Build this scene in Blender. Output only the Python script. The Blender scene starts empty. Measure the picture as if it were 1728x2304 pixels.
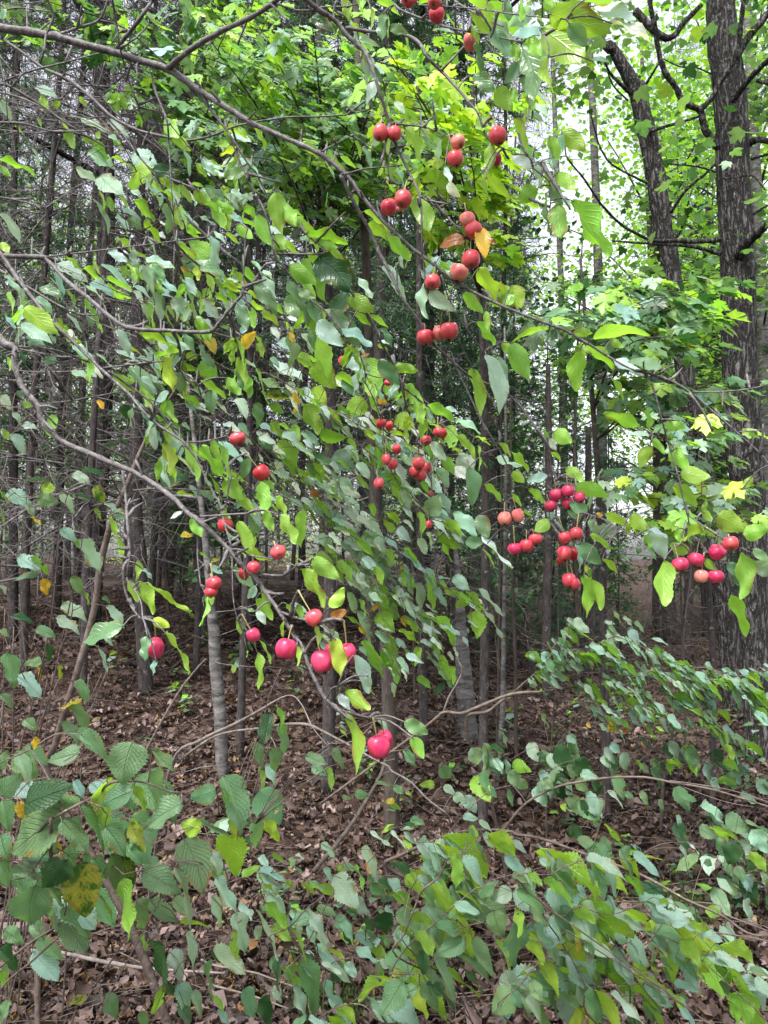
import bpy, math, random
import numpy as np
from mathutils import Vector
R = math.radians
random.seed(7)
rng = np.random.default_rng(11)
scene = bpy.context.scene
COL = scene.collection

# ------------------------------------------------------------------ camera, sky, sun, exposure
PITCH = R(3.2)
CAM = np.array([0.0, 0.0, 1.6])
cam_data = bpy.data.cameras.new("camera")
cam = bpy.data.objects.new("camera", cam_data); COL.objects.link(cam)
cam.location = tuple(CAM); cam.rotation_euler = (R(90) + PITCH, 0, 0)
cam_data.sensor_fit = 'VERTICAL'; cam_data.sensor_height = 36.0
TANV = 0.6656
cam_data.lens = 18.0 / TANV
cam_data.clip_start = 0.05; cam_data.clip_end = 1500
scene.camera = cam

SUN_EL, SUN_AZ = R(60), R(212)      # azimuth of the sun measured from +Y clockwise
world = bpy.data.worlds.new("World"); scene.world = world; world.use_nodes = True
wn = world.node_tree; wn.nodes.clear()
sky = wn.nodes.new('ShaderNodeTexSky'); sky.sky_type = 'NISHITA'; sky.sun_disc = False
sky.sun_elevation = SUN_EL; sky.sun_rotation = SUN_AZ
sky.air_density = 1.0; sky.dust_density = 3.0; sky.ozone_density = 1.0
hsv = wn.nodes.new('ShaderNodeHueSaturation'); hsv.inputs['Saturation'].default_value = 0.28
hsv.inputs['Value'].default_value = 1.0
bg = wn.nodes.new('ShaderNodeBackground'); bg.inputs['Strength'].default_value = 0.15
wo = wn.nodes.new('ShaderNodeOutputWorld')
wn.links.new(sky.outputs[0], hsv.inputs['Color']); wn.links.new(hsv.outputs[0], bg.inputs[0]); wn.links.new(bg.outputs[0], wo.inputs[0])
sl = bpy.data.lights.new("sun", 'SUN'); sl.energy = 2.2; sl.angle = R(14); sl.color = (1.0, 0.97, 0.92)
so = bpy.data.objects.new("sun", sl); COL.objects.link(so)
sd = Vector((math.sin(SUN_AZ) * math.cos(SUN_EL), math.cos(SUN_AZ) * math.cos(SUN_EL), math.sin(SUN_EL)))
so.rotation_euler = (-sd).to_track_quat('-Z', 'Y').to_euler()
scene.view_settings.view_transform = 'Standard'; scene.view_settings.look = 'None'
scene.view_settings.exposure = 1.68; scene.view_settings.gamma = 1.0
scene.render.engine = 'CYCLES'
cy = scene.cycles
cy.max_bounces = 7; cy.diffuse_bounces = 4; cy.glossy_bounces = 2; cy.transmission_bounces = 3; cy.transparent_max_bounces = 4

# ------------------------------------------------------------------ geometry helpers
FWD = np.array([0, math.cos(PITCH), math.sin(PITCH)]); UP = np.array([0, -math.sin(PITCH), math.cos(PITCH)]); RT = np.array([1.0, 0, 0])
def P(px, py, d):
    """the place in the wood that lies d metres into the view under a point of the photograph (1728 x 2304)"""
    return CAM + d * (FWD + (px - 864) / 1152 * TANV * RT - (py - 1152) / 1152 * TANV * UP)
TILES = {c: ((i % 3) * 576, (i // 3) * 576) for i, c in enumerate("ABCDEFGHIJKL")}
def tp(t, x, y): return TILES[t][0] + x / 2.88, TILES[t][1] + y / 2.88
def pxm(w, d): return w / 2.88 / 1152 * TANV * d       # photo width at a depth, in metres
def gh(x, y):
    x = np.asarray(x, float); y = np.asarray(y, float)
    s = np.clip((y - 1.5) / 4, 0, 1)
    up = np.clip(y - 4.1, 0, 4.8) * .20 / (1 + np.exp((x - .13 * y) * 1.5))
    return up + (0.05 * np.sin(x * 1.3 + .4) * np.cos(y * 1.1) + 0.03 * np.sin(x * 3.1 + y * 2.3)) * s + 0.012 * np.sin(x * 7.3) * np.sin(y * 6.1 + 1)
def ground_under(px, py):
    d = 3.0
    for _ in range(30):
        q = P(px, py, 1.0) - CAM
        d = (CAM[2] - float(gh(CAM[0] + q[0] * d, CAM[1] + q[1] * d))) / max(1e-3, -q[2])
    return d
def nrm(a): return a / np.maximum(1e-9, np.linalg.norm(a, axis=-1, keepdims=True))

class Mesh:
    def __init__(s): s.v = []; s.f = []; s.c = []; s.u = []; s.n = 0
    def add(s, v, faces, tint=None, uv=None):
        v = np.asarray(v, float).reshape(-1, 3); k = len(v)
        s.v.append(v)
        for f in faces: s.f.append(np.asarray(f, int) + s.n)
        if tint is None: tint = (0.5, 0.5, 0.5, 0)
        t = np.asarray(tint, float)
        s.c.append(np.broadcast_to(t, (k, 4)) if t.ndim == 1 else t)
        s.u.append(np.zeros((k, 2)) if uv is None else np.asarray(uv, float).reshape(-1, 2))
        s.n += k
    def build(s, name, mats, parent=None, smooth=True, origin=None):
        me = bpy.data.meshes.new(name)
        if s.n == 0: s.add([[0, 0, 0], [1e-3, 0, 0], [0, 1e-3, 0]], [[[0, 1, 2]]])
        v = np.concatenate(s.v); c = np.concatenate(s.c); u = np.concatenate(s.u)
        if origin is not None: v = v - np.asarray(origin)
        me.vertices.add(len(v)); me.vertices.foreach_set('co', v.astype(np.float32).ravel())
        li = np.concatenate([f.ravel() for f in s.f]); lt = np.concatenate([np.full(len(f), f.shape[1]) for f in s.f])
        ls = np.concatenate([[0], np.cumsum(lt)[:-1]])
        me.loops.add(len(li)); me.loops.foreach_set('vertex_index', li.astype(np.int32))
        me.polygons.add(len(lt)); me.polygons.foreach_set('loop_start', ls.astype(np.int32))
        me.polygons.foreach_set('use_smooth', np.full(len(lt), smooth))
        a = me.attributes.new('tint', 'FLOAT_COLOR', 'POINT'); a.data.foreach_set('color', c.astype(np.float32).ravel())
        a = me.attributes.new('luv', 'FLOAT2', 'POINT'); a.data.foreach_set('vector', u.astype(np.float32).ravel())
        me.update(calc_edges=True); me.validate()
        for m in (mats if isinstance(mats, (list, tuple)) else [mats]): me.materials.append(m)
        o = bpy.data.objects.new(name, me); COL.objects.link(o)
        if origin is not None and parent is None: o.location = tuple(origin)
        if parent is not None: o.parent = parent
        return o

def tag(o, label=None, cat=None, group=None, kind=None):
    if label: o['label'] = label
    if cat: o['category'] = cat
    if group: o['group'] = group
    if kind: o['kind'] = kind
    return o
def empty(name, loc, **k):
    o = bpy.data.objects.new(name, None); COL.objects.link(o); o.location = tuple(float(a) for a in loc); o.empty_display_size = .1
    return tag(o, **k)
def copy_tree(o, parent=None):
    c = o.copy(); COL.objects.link(c)
    if parent is not None: c.parent = parent
    for ch in [x for x in o.children]: copy_tree(ch, c)
    return c

def smooth_path(pts, rad, sub=4):
    pts = np.asarray(pts, float); rad = np.asarray(rad, float); n = len(pts)
    if n < 2: return pts, rad
    out = []; ro = []
    for i in range(n - 1):
        p0 = pts[max(0, i - 1)]; p1 = pts[i]; p2 = pts[i + 1]; p3 = pts[min(n - 1, i + 2)]
        for k in range(sub):
            t = k / sub
            out.append(0.5 * ((2 * p1) + (-p0 + p2) * t + (2 * p0 - 5 * p1 + 4 * p2 - p3) * t * t + (-p0 + 3 * p1 - 3 * p2 + p3) * t ** 3))
            ro.append(rad[i] * (1 - t) + rad[i + 1] * t)
    out.append(pts[-1]); ro.append(rad[-1])
    return np.array(out), np.array(ro)

def tube(M, pts, rad, sides=7, sub=4, rough=0.0, knob=0.0, tint=None, cap=True, square=False):
    q, r = smooth_path(pts, rad, sub) if sub > 1 else (np.asarray(pts, float), np.asarray(rad, float))
    n = len(q)
    if n < 2: return q
    t = np.gradient(q, axis=0); t = nrm(t)
    ref = np.array([0, 0, 1.0]) if abs(t[0, 2]) < .9 else np.array([1.0, 0, 0])
    b = nrm(np.cross(t[0], ref)); B = [b]
    for i in range(1, n):
        b = B[-1] - t[i] * np.dot(B[-1], t[i]); B.append(b / max(1e-9, np.linalg.norm(b)))
    B = np.array(B); Cc = np.cross(t, B)
    if knob: r = r * (1 + knob * (rng.random(n) ** 3) * 2)
    if rough: q = q + (B * rng.normal(0, 1, (n, 1)) + Cc * rng.normal(0, 1, (n, 1))) * (r * rough)[:, None]
    a = np.arange(sides) * 2 * math.pi / sides
    wob = 1 + (rng.random((n, sides)) - .5) * (0.12 if sides > 4 else 0)
    V = q[:, None] + (B[:, None] * np.cos(a)[None, :, None] + Cc[:, None] * np.sin(a)[None, :, None]) * (r[:, None] * wob)[..., None]
    i = np.arange(n - 1)[:, None] * sides; j = np.arange(sides)[None]; j2 = (j + 1) % sides
    F = np.stack([i + j, i + j2, i + sides + j2, i + sides + j], -1).reshape(-1, 4)
    L = np.concatenate([[0], np.cumsum(np.linalg.norm(np.diff(q, axis=0), axis=1))])
    uv = np.stack([np.broadcast_to(a / 6.283, (n, sides)), np.broadcast_to(L[:, None], (n, sides))], -1)
    fs = [F]
    if cap and sides > 3: fs.append(np.array([list(range(sides - 1, -1, -1))])); fs.append(np.array([[(n - 1) * sides + k for k in range(sides)]]))
    M.add(V.reshape(-1, 3), fs, tint, uv)
    return q

def segs(M, P0, P1, r0, r1, tint=None):
    """many thin three-sided twigs at once"""
    P0 = np.asarray(P0, float); P1 = np.asarray(P1, float); n = len(P0)
    if n == 0: return
    r0 = np.broadcast_to(np.asarray(r0, float), (n,)); r1 = np.broadcast_to(np.asarray(r1, float), (n,))
    t = nrm(P1 - P0); ref = np.where(np.abs(t[:, 2:3]) < .9, [[0, 0, 1.0]], [[1.0, 0, 0]])
    b = nrm(np.cross(t, ref)); c = np.cross(t, b)
    V = []
    for base, r in ((P0, r0), (P1, r1)):
        for k in range(3):
            a = k * 2.0944
            V.append(base + (b * math.cos(a) + c * math.sin(a)) * r[:, None])
    V = np.stack(V, 1).reshape(-1, 3)
    o = np.arange(n)[:, None] * 6
    F = np.concatenate([o + np.array([[0, 1, 4, 3]]), o + np.array([[1, 2, 5, 4]]), o + np.array([[2, 0, 3, 5]])])
    M.add(V, [F], tint)

# leaf templates: rows along the blade, 5 points across
def prof_apple(t): return (t ** .62) * ((1 - t) ** .90) * 2.52 + .04 * np.exp(-((t - .94) / .04) ** 2)
def prof_hazel(t): return (np.clip(t, 0, 1) ** .48) * ((1 - t) ** .92) * 2.34 + .04 * np.exp(-((t - .94) / .04) ** 2)
def prof_lance(t): return (t ** .8) * ((1 - t) ** .8) * 1.75
PROF = {'a': prof_apple, 'h': prof_hazel, 'x': prof_lance}

def leaves(M, B, T, N, W, tint, kind='a', rows=12, fold=.18, curl=.12, wave=.05, ser=.06, holes=0.0):
    B = np.asarray(B, float); T = np.asarray(T, float); N = np.asarray(N, float); n = len(B)
    if n == 0: return
    L = np.linalg.norm(T - B, axis=1, keepdims=True); ax = (T - B) / np.maximum(L, 1e-9)
    N = nrm(N - ax * np.sum(N * ax, 1, keepdims=True)); S = np.cross(ax, N)
    t = np.linspace(0, 1, rows + 1); p = PROF[kind](np.clip(t, 0, 1)); p[0] = .04; p[-1] = .01
    s = np.array([-1, -.5, 0, .5, 1])
    tt = np.broadcast_to(t[None, :, None], (n, rows + 1, 5)).copy()
    ww = p[None, :, None] * (1 + .055 * np.sin(t[None, :, None] * 9 + rng.random((n, 1, 1)) * 6.3 + np.sign(s)[None, None] * 1.3 + rng.random((n,1,1))*3))
    tooth = np.zeros(rows + 1); tooth[1:-1:2] = -ser; tooth[2:-1:2] = ser
    ew = 1 + tooth[None, :, None] * (np.abs(s) == 1)[None, None] * (.6 + .8 * rng.random((n, rows + 1, 5)))
    W = np.broadcast_to(np.asarray(W, float), (n,))[:, None, None]
    ss = s[None, None] * ww * ew * W
    fo = np.broadcast_to(fold, (n,)) * (.5 + rng.random(n)); cu = curl * (rng.normal(.7, .8, n)); wa = wave * (.4 + rng.random(n) * 1.2); ph = rng.random(n) * 6.3
    L3 = L[:, :, None]
    h = np.abs(ss) * fo[:, None, None] * 1.0 + L3 * (-cu[:, None, None] * (tt - .0) ** 2) + L3 * wa[:, None, None] * np.sin(tt * 11 + ph[:, None, None] + s * 2.2) * np.abs(s)
    tw = rng.normal(0, .26, n)[:, None, None] * tt
    h = h + ss * tw
    bend = rng.normal(0, .035, n)[:, None, None] * np.sin(tt * 3.14) * L3
    V = B[:, None, None] + ax[:, None, None] * (tt * L3)[..., None] + S[:, None, None] * (ss + bend)[..., None] + N[:, None, None] * h[..., None]
    k = rows + 1
    i = np.arange(rows)[:, None] * 5; j = np.arange(4)[None]
    F = np.stack([i + j, i + j + 1, i + 6 + j, i + 5 + j], -1).reshape(-1, 4)
    FF = F[None] + (np.arange(n) * k * 5)[:, None, None]
    if holes > 0:
        keep = np.ones((n, rows * 4), bool)
        for q in range(n):
            if rng.random() < holes:
                for _ in range(rng.integers(1, 3)):
                    r_ = rng.integers(2, max(3, rows - 2)); c_ = rng.choice([0, 3, 1, 2], p=[.35, .35, .15, .15]); keep[q, r_ * 4 + c_] = False
                    if c_ in (0, 3) and rows > 8: keep[q, min(rows - 1, r_ + 1) * 4 + c_] = False
        FF = FF[keep]
    else: FF = FF.reshape(-1, 4)
    tn = np.asarray(tint, float)
    if tn.ndim == 1: tn = np.broadcast_to(tn, (n, 4))
    C = np.repeat(tn, k * 5, axis=0)
    uv = np.stack([np.broadcast_to(s[None, None], tt.shape), tt], -1)
    M.add(V.reshape(-1, 3), [FF], C, uv.reshape(-1, 2))

# maple leaf outline (unit length along +Y from the petiole), five toothed lobes
_h = [(0, 0), (.10, -.05), (.30, -.07), (.27, .04), (.42, .10), (.62, .20), (.50, .27), (.55, .40), (.70, .62), (.52, .60), (.47, .70), (.33, .58), (.22, .50), (.24, .68), (.33, .76), (.19, .80), (.0, 1.04)]
MAPLE = np.array(_h + [(-x, y) for x, y in reversed(_h[1:-1])])
_s = [(0, 0), (.3, -.05), (.6, .2), (.5, .33), (.66, .62), (.3, .55), (.26, .78), (0, 1.04)]
MAPLE_S = np.array(_s + [(-x, y) for x, y in reversed(_s[1:-1])])
def maples(M, B, T, N, tint, simple=False, wid=1.0):
    B = np.asarray(B, float); T = np.asarray(T, float); N = np.asarray(N, float); n = len(B)
    if n == 0: return
    O = MAPLE_S if simple else MAPLE; m = len(O)
    O = np.concatenate([O, [[0, .35]]])
    L = np.linalg.norm(T - B, axis=1, keepdims=True); ax = (T - B) / np.maximum(L, 1e-9)
    N = nrm(N - ax * np.sum(N * ax, 1, keepdims=True)); S = np.cross(ax, N)
    x = O[None, :, 0] * wid * (.85 + .3 * rng.random((n, 1))) + rng.normal(0, .02, (n, m + 1)); y = O[None, :, 1] + rng.normal(0, .015, (n, m + 1))
    r2 = x ** 2 + (y - .35) ** 2
    h = -r2 * (.25 * rng.random((n, 1))) + rng.normal(0, .035, (n, m + 1)) + np.abs(x) * rng.normal(.1, .1, (n, 1))
    V = B[:, None] + (ax[:, None] * y[..., None] + S[:, None] * x[..., None] + N[:, None] * h[..., None]) * L[:, None]
    i = np.arange(m); F = np.stack([i, (i + 1) % m, np.full(m, m)], -1)
    FF = (F[None] + (np.arange(n) * (m + 1))[:, None, None]).reshape(-1, 3)
    tn = np.asarray(tint, float)
    if tn.ndim == 1: tn = np.broadcast_to(tn, (n, 4))
    uv = np.stack([x * 1.4, np.broadcast_to(y, x.shape)], -1)
    M.add(V.reshape(-1, 3), [FF], np.repeat(tn, m + 1, axis=0), uv.reshape(-1, 2))

def diamonds(M, C, A, N, L, W, tint):
    """simple folded leaf blades for distant crowns"""
    n = len(C); A = nrm(A); N = nrm(N - A * np.sum(N * A, 1, keepdims=True)); S = np.cross(A, N)
    L = np.broadcast_to(L, (n,))[:, None]; W = np.broadcast_to(W, (n,))[:, None]
    V = np.stack([C - A * L * .5, C + S * W * .5 + N * W * .15, C + A * L * .5, C - S * W * .5 + N * W * .15, ], 1)
    o = np.arange(n)[:, None] * 4
    F = np.concatenate([o + np.array([[0, 1, 2]]), o + np.array([[0, 2, 3]])])
    M.add(V.reshape(-1, 3), [F], np.repeat(np.broadcast_to(tint, (n, 4)), 4, axis=0), np.tile(np.array([[0, 0], [1, .5], [0, 1], [-1, .5]]), (n, 1)))

PAL = {'g': (.27, .49, .075, 0), 'l': (.39, .58, .07, 0), 'm': (.14, .26, .125, 0), 'b': (.30, .46, .37, 0), 'w': (.56, .68, .64, 0),  # blue-grey tint has sky sheen painted in, bright yellow-green the glow of backlit blades
       'd': (.03, .09, .03, 0), 'y': (.62, .42, .05, .12), 'o': (.33, .13, .04, .3), 's': (.33, .36, .05, 1.0)}
def shade(c, n=1, v=.16):
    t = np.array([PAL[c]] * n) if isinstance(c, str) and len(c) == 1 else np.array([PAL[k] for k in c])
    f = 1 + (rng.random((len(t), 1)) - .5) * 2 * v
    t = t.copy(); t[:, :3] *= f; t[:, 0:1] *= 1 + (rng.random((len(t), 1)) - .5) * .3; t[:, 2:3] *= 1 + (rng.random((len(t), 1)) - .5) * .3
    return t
# ------------------------------------------------------------------ materials
def newmat(name):
    m = bpy.data.materials.new(name); m.use_nodes = True; nt = m.node_tree; nt.nodes.clear()
    return m, nt, nt.nodes, nt.links
def node(N, t, **k):
    n = N.new(t)
    for a, b in k.items():
        if a.startswith('in_'): n.inputs[a[3:].replace('_', ' ')].default_value = b
        else: setattr(n, a, b)
    return n
def mathn(N, Lk, op, a, b=None, c=None, clamp=False):
    n = N.new('ShaderNodeMath'); n.operation = op; n.use_clamp = clamp
    for i, v in enumerate((a, b, c)):
        if v is None: continue
        if isinstance(v, (int, float)): n.inputs[i].default_value = v
        else: Lk.new(v, n.inputs[i])
    return n.outputs[0]
def mixc(N, Lk, fac, a, b, mode='MIX'):
    n = N.new('ShaderNodeMix'); n.data_type = 'RGBA'; n.blend_type = mode
    for i, v in ((0, fac), (6, a), (7, b)):
        if isinstance(v, (int, float)): n.inputs[i].default_value = v
        elif isinstance(v, tuple): n.inputs[i].default_value = v if len(v) == 4 else (*v, 1)
        else: Lk.new(v, n.inputs[i])
    return n.outputs[2]
def noise(N, Lk, scale, detail=3, rough=.5, vec=None, dist=0):
    n = N.new('ShaderNodeTexNoise'); n.inputs['Scale'].default_value = scale; n.inputs['Detail'].default_value = detail
    n.inputs['Roughness'].default_value = rough; n.inputs['Distortion'].default_value = dist
    if vec is not None: Lk.new(vec, n.inputs['Vector'])
    return n.outputs[0]
def ramp(N, Lk, fac, stops):
    n = N.new('ShaderNodeValToRGB'); e = n.color_ramp.elements
    while len(e) < len(stops): e.new(.5)
    for i, (p, c) in enumerate(stops): e[i].position = p; e[i].color = c if len(c) == 4 else (*c, 1)
    Lk.new(fac, n.inputs[0]); return n.outputs[0]
def coords(N, Lk, scale=(1, 1, 1), which='Object'):
    tc = N.new('ShaderNodeTexCoord'); mp = N.new('ShaderNodeMapping'); mp.inputs['Scale'].default_value = scale
    Lk.new(tc.outputs[which], mp.inputs['Vector']); return mp.outputs[0]

def leaf_mat(name, veins=9, vein_str=.25, trans=.42, gloss=.42, bump=.35, mottle=1.0, simple=False):
    m, nt, N, K = newmat(name)
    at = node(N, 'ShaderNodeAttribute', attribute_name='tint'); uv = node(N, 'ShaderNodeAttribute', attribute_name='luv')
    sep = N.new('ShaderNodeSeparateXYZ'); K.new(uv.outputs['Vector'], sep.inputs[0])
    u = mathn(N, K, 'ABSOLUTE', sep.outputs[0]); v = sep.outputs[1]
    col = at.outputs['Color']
    vec = coords(N, K)
    if not simple:
        nz = noise(N, K, 55, 3, .6, vec)
        col = mixc(N, K, .35, col, ramp(N, K, nz, [(.3, (.5, .5, .5)), (.7, (1, 1, 1))]), 'MULTIPLY')
        nb = noise(N, K, 48, 4, .62, vec)
        dark = mixc(N, K, 1.0, col, (.16, .42, .35, 1), 'MULTIPLY')
        mk = mathn(N, K, 'MULTIPLY', ramp(N, K, nb, [(.46, (0, 0, 0)), (.56, (1, 1, 1))]), at.outputs['Alpha'], clamp=True)
        col = mixc(N, K, mk, col, dark)
        x = mathn(N, K, 'SUBTRACT', v, mathn(N, K, 'MULTIPLY', u, .38))
        fr = mathn(N, K, 'FRACT', mathn(N, K, 'MULTIPLY', x, veins))
        side = mathn(N, K, 'SUBTRACT', 1.0, mathn(N, K, 'MULTIPLY', mathn(N, K, 'ABSOLUTE', mathn(N, K, 'SUBTRACT', fr, .5)), 7.0), clamp=True)
        mid = mathn(N, K, 'SUBTRACT', 1.0, mathn(N, K, 'MULTIPLY', u, 16.0), clamp=True)
        vv = mathn(N, K, 'MAXIMUM', mathn(N, K, 'MULTIPLY', side, .6), mid)
        light = mixc(N, K, 1.0, col, (1.5, 1.35, 1.5, 1), 'MULTIPLY')
        col = mixc(N, K, mathn(N, K, 'MULTIPLY', vv, vein_str), col, light)
        ed = mathn(N, K, 'MULTIPLY', mathn(N, K, 'SUBTRACT', mathn(N, K, 'ADD', u, mathn(N, K, 'MULTIPLY', v, .25)), .62), 3.0, clamp=True)
        col = mixc(N, K, mathn(N, K, 'MULTIPLY', ed, ramp(N, K, noise(N, K, 19, 3, .6, vec), [(.56, (0, 0, 0)), (.64, (.8, .8, .8))])), col, (.24, .15, .045, 1))
    pr = N.new('ShaderNodeBsdfPrincipled'); K.new(col, pr.inputs['Base Color']); pr.inputs['Roughness'].default_value = gloss
    pr.inputs['Specular IOR Level'].default_value = .45
    tr = N.new('ShaderNodeBsdfTranslucent')
    K.new(mixc(N, K, 1.0, col, (1.35, 1.4, .6, 1), 'MULTIPLY'), tr.inputs[0])
    if not simple:
        bw = mathn(N, K, 'ADD', mathn(N, K, 'MULTIPLY', fr, .35), mathn(N, K, 'MULTIPLY', vv, -.8))
        bp = N.new('ShaderNodeBump'); bp.inputs['Strength'].default_value = bump; bp.inputs['Distance'].default_value = .003
        K.new(mathn(N, K, 'ADD', bw, mathn(N, K, 'MULTIPLY', noise(N, K, 240, 2, .5, vec), .5)), bp.inputs['Height']); K.new(bp.outputs[0], pr.inputs['Normal'])
    mx = N.new('ShaderNodeMixShader'); mx.inputs[0].default_value = trans
    K.new(pr.outputs[0], mx.inputs[1]); K.new(tr.outputs[0], mx.inputs[2])
    out = N.new('ShaderNodeOutputMaterial'); K.new(mx.outputs[0], out.inputs[0])
    return m
M_APPLEAF = leaf_mat('apple_leaf', 7, .3, .40, .29, .4)
M_HAZEL = leaf_mat('hazel_leaf', 10, .6, .43, .42, 1.0)
M_MAPLE = leaf_mat('maple_leaf', 5, .2, .44, .42, .2)
M_FAR = leaf_mat('far_leaf', simple=True, trans=.42, gloss=.5)
M_NEEDLE = leaf_mat('needles', simple=True, trans=.25, gloss=.6)
M_LITTER = leaf_mat('dead_leaf', 6, .2, .12, .6, .4)

def bark(name, a, b, scale=(60, 60, 12), bumpd=.004, rough=.85, patch=None, patch_amt=(.62, .70), patch_scale=14, fine=160, pscale=(1, 1, 1), ridge=False):
    m, nt, N, K = newmat(name)
    vec = coords(N, K, scale)
    n1 = noise(N, K, 1.0, 5, .65, vec, .6)
    if ridge:
        n1 = mathn(N, K, 'MULTIPLY', mathn(N, K, 'ABSOLUTE', mathn(N, K, 'SUBTRACT', noise(N, K, 1.0, 4, .6, vec, .4), .5)), 6.0, clamp=True)
    col = ramp(N, K, n1, [(.34, a), (.66, b)])
    n2 = noise(N, K, fine, 2, .6, coords(N, K))
    col = mixc(N, K, .5, col, ramp(N, K, n2, [(.3, (.55, .55, .55)), (.7, (1.15, 1.15, 1.15))]), 'MULTIPLY')
    if patch:
        n3 = noise(N, K, patch_scale, 5, .7, coords(N, K, pscale))
        col = mixc(N, K, ramp(N, K, n3, [(patch_amt[0], (0, 0, 0)), (patch_amt[1], (1, 1, 1))]), col, patch)
    pr = N.new('ShaderNodeBsdfPrincipled'); K.new(col, pr.inputs['Base Color']); pr.inputs['Roughness'].default_value = rough
    pr.inputs['Specular IOR Level'].default_value = .25
    bp = N.new('ShaderNodeBump'); bp.inputs['Strength'].default_value = 1; bp.inputs['Distance'].default_value = bumpd
    K.new(mathn(N, K, 'ADD', n1, mathn(N, K, 'MULTIPLY', n2, .25)), bp.inputs['Height']); K.new(bp.outputs[0], pr.inputs['Normal'])
    out = N.new('ShaderNodeOutputMaterial'); K.new(pr.outputs[0], out.inputs[0]); return m
M_CRAB = bark('crabapple_bark', (.05, .042, .042), (.17, .155, .157), (90, 90, 90), .002, .6, (.27, .28, .27), (.60, .68), 120, 420)
M_STEM = bark('hazel_bark', (.06, .043, .035), (.15, .115, .10), (40, 40, 40), .001, .65, (.32, .29, .26), (.62, .7), 90, 300)
M_PALE = bark('pale_twig_bark', (.11, .09, .08), (.25, .215, .20), (30, 30, 30), .0008, .7)
M_MAPB = bark('furrowed_bark', (.03, .027, .026), (.15, .138, .134), (26, 26, 4.2), .035, .95, (.20, .22, .20), (.56, .66), 9, 90, (5, 5, 2.2), ridge=True)
M_SPRB = bark('spruce_bark', (.022, .018, .018), (.075, .063, .062), (40, 40, 16), .01, .95, (.23, .24, .21), (.6, .7), 20, 120)
M_DEAD = bark('dead_twig_bark', (.06, .052, .052), (.19, .168, .172), (20, 20, 20), .001, .9)
M_BIRCH = bark('birch_bark', (.03, .026, .026), (.20, .19, .185), (7, 7, 26), .003, .7, (.05, .045, .04), (.56, .62), 7, 80, (1, 1, 3.2))
M_DARKST = bark('dark_stem_bark', (.03, .024, .02), (.085, .068, .06), (40, 40, 12), .002, .8)

def apple_mat(name, deep, light, under, amt=.5):
    m, nt, N, K = newmat(name)
    vec = coords(N, K)
    oi = N.new('ShaderNodeObjectInfo')
    va = N.new('ShaderNodeVectorMath'); va.operation = 'ADD'; K.new(vec, va.inputs[0])
    vm = N.new('ShaderNodeVectorMath'); vm.operation = 'SCALE'; vm.inputs['Scale'].default_value = 9.0
    cx = N.new('ShaderNodeCombineXYZ'); K.new(oi.outputs['Random'], cx.inputs[0]); K.new(oi.outputs['Random'], cx.inputs[2])
    K.new(cx.outputs[0], vm.inputs[0]); K.new(vm.outputs[0], va.inputs[1]); vec2 = va.outputs[0]
    n1 = noise(N, K, 1.1, 3, .5, vec2)
    col = mixc(N, K, ramp(N, K, n1, [(.40, (0, 0, 0)), (.66, (1, 1, 1))]), deep, light)
    sp = N.new('ShaderNodeSeparateXYZ'); K.new(vec, sp.inputs[0])
    zf = mathn(N, K, 'MULTIPLY', mathn(N, K, 'ADD', mathn(N, K, 'MULTIPLY', sp.outputs[2], -.8), mathn(N, K, 'MULTIPLY', n1, .5)), amt, clamp=True)
    col = mixc(N, K, zf, col, under)
    st = noise(N, K, 6, 3, .6, coords(N, K, (2.2, 2.2, .35)))
    col = mixc(N, K, .32, col, ramp(N, K, st, [(.3, (.6, .5, .5)), (.7, (1.1, 1.1, 1.1))]), 'MULTIPLY')
    vo = N.new('ShaderNodeTexVoronoi'); vo.inputs['Scale'].default_value = 9; K.new(vec2, vo.inputs['Vector'])
    dots = ramp(N, K, vo.outputs['Distance'], [(.05, (1, 1, 1)), (.11, (0, 0, 0))])
    col = mixc(N, K, mathn(N, K, 'MULTIPLY', dots, .4), col, (.75, .42, .30, 1))
    rs = noise(N, K, 3.2, 5, .75, vec2)
    col = mixc(N, K, ramp(N, K, rs, [(.66, (0, 0, 0)), (.72, (.75, .75, .75))]), col, (.22, .10, .05, 1))
    bz = noise(N, K, 1.3, 2, .5, vec2, 1.0)
    col = mixc(N, K, ramp(N, K, bz, [(.52, (0, 0, 0)), (.72, (.6, .6, .6))]), col, light)
    pr = N.new('ShaderNodeBsdfPrincipled'); K.new(col, pr.inputs['Base Color']); pr.inputs['Roughness'].default_value = .38
    pr.inputs['Specular IOR Level'].default_value = .4
    pr.inputs['Subsurface Weight'].default_value = .15; pr.inputs['Subsurface Radius'].default_value = (.3, .08, .05); pr.inputs['Subsurface Scale'].default_value = .01
    bl = noise(N, K, 2.2, 3, .6, vec2)
    K.new(ramp(N, K, bl, [(.3, (.28, .28, .28)), (.7, (.46, .46, .46))]), pr.inputs['Roughness'])
    out = N.new('ShaderNodeOutputMaterial'); K.new(pr.outputs[0], out.inputs[0]); return m
APM = {'r': apple_mat('red_skin', (.42, .016, .045), (.58, .07, .09), (.60, .19, .12), .35),
       'p': apple_mat('crimson_skin', (.40, .012, .07), (.55, .045, .12), (.58, .13, .14), .22),
       'o': apple_mat('blushed_skin', (.56, .09, .10), (.64, .22, .18), (.64, .36, .20), .5),
       'd': apple_mat('deep_red_skin', (.30, .012, .022), (.46, .03, .04), (.50, .12, .06), .35)}
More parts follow.
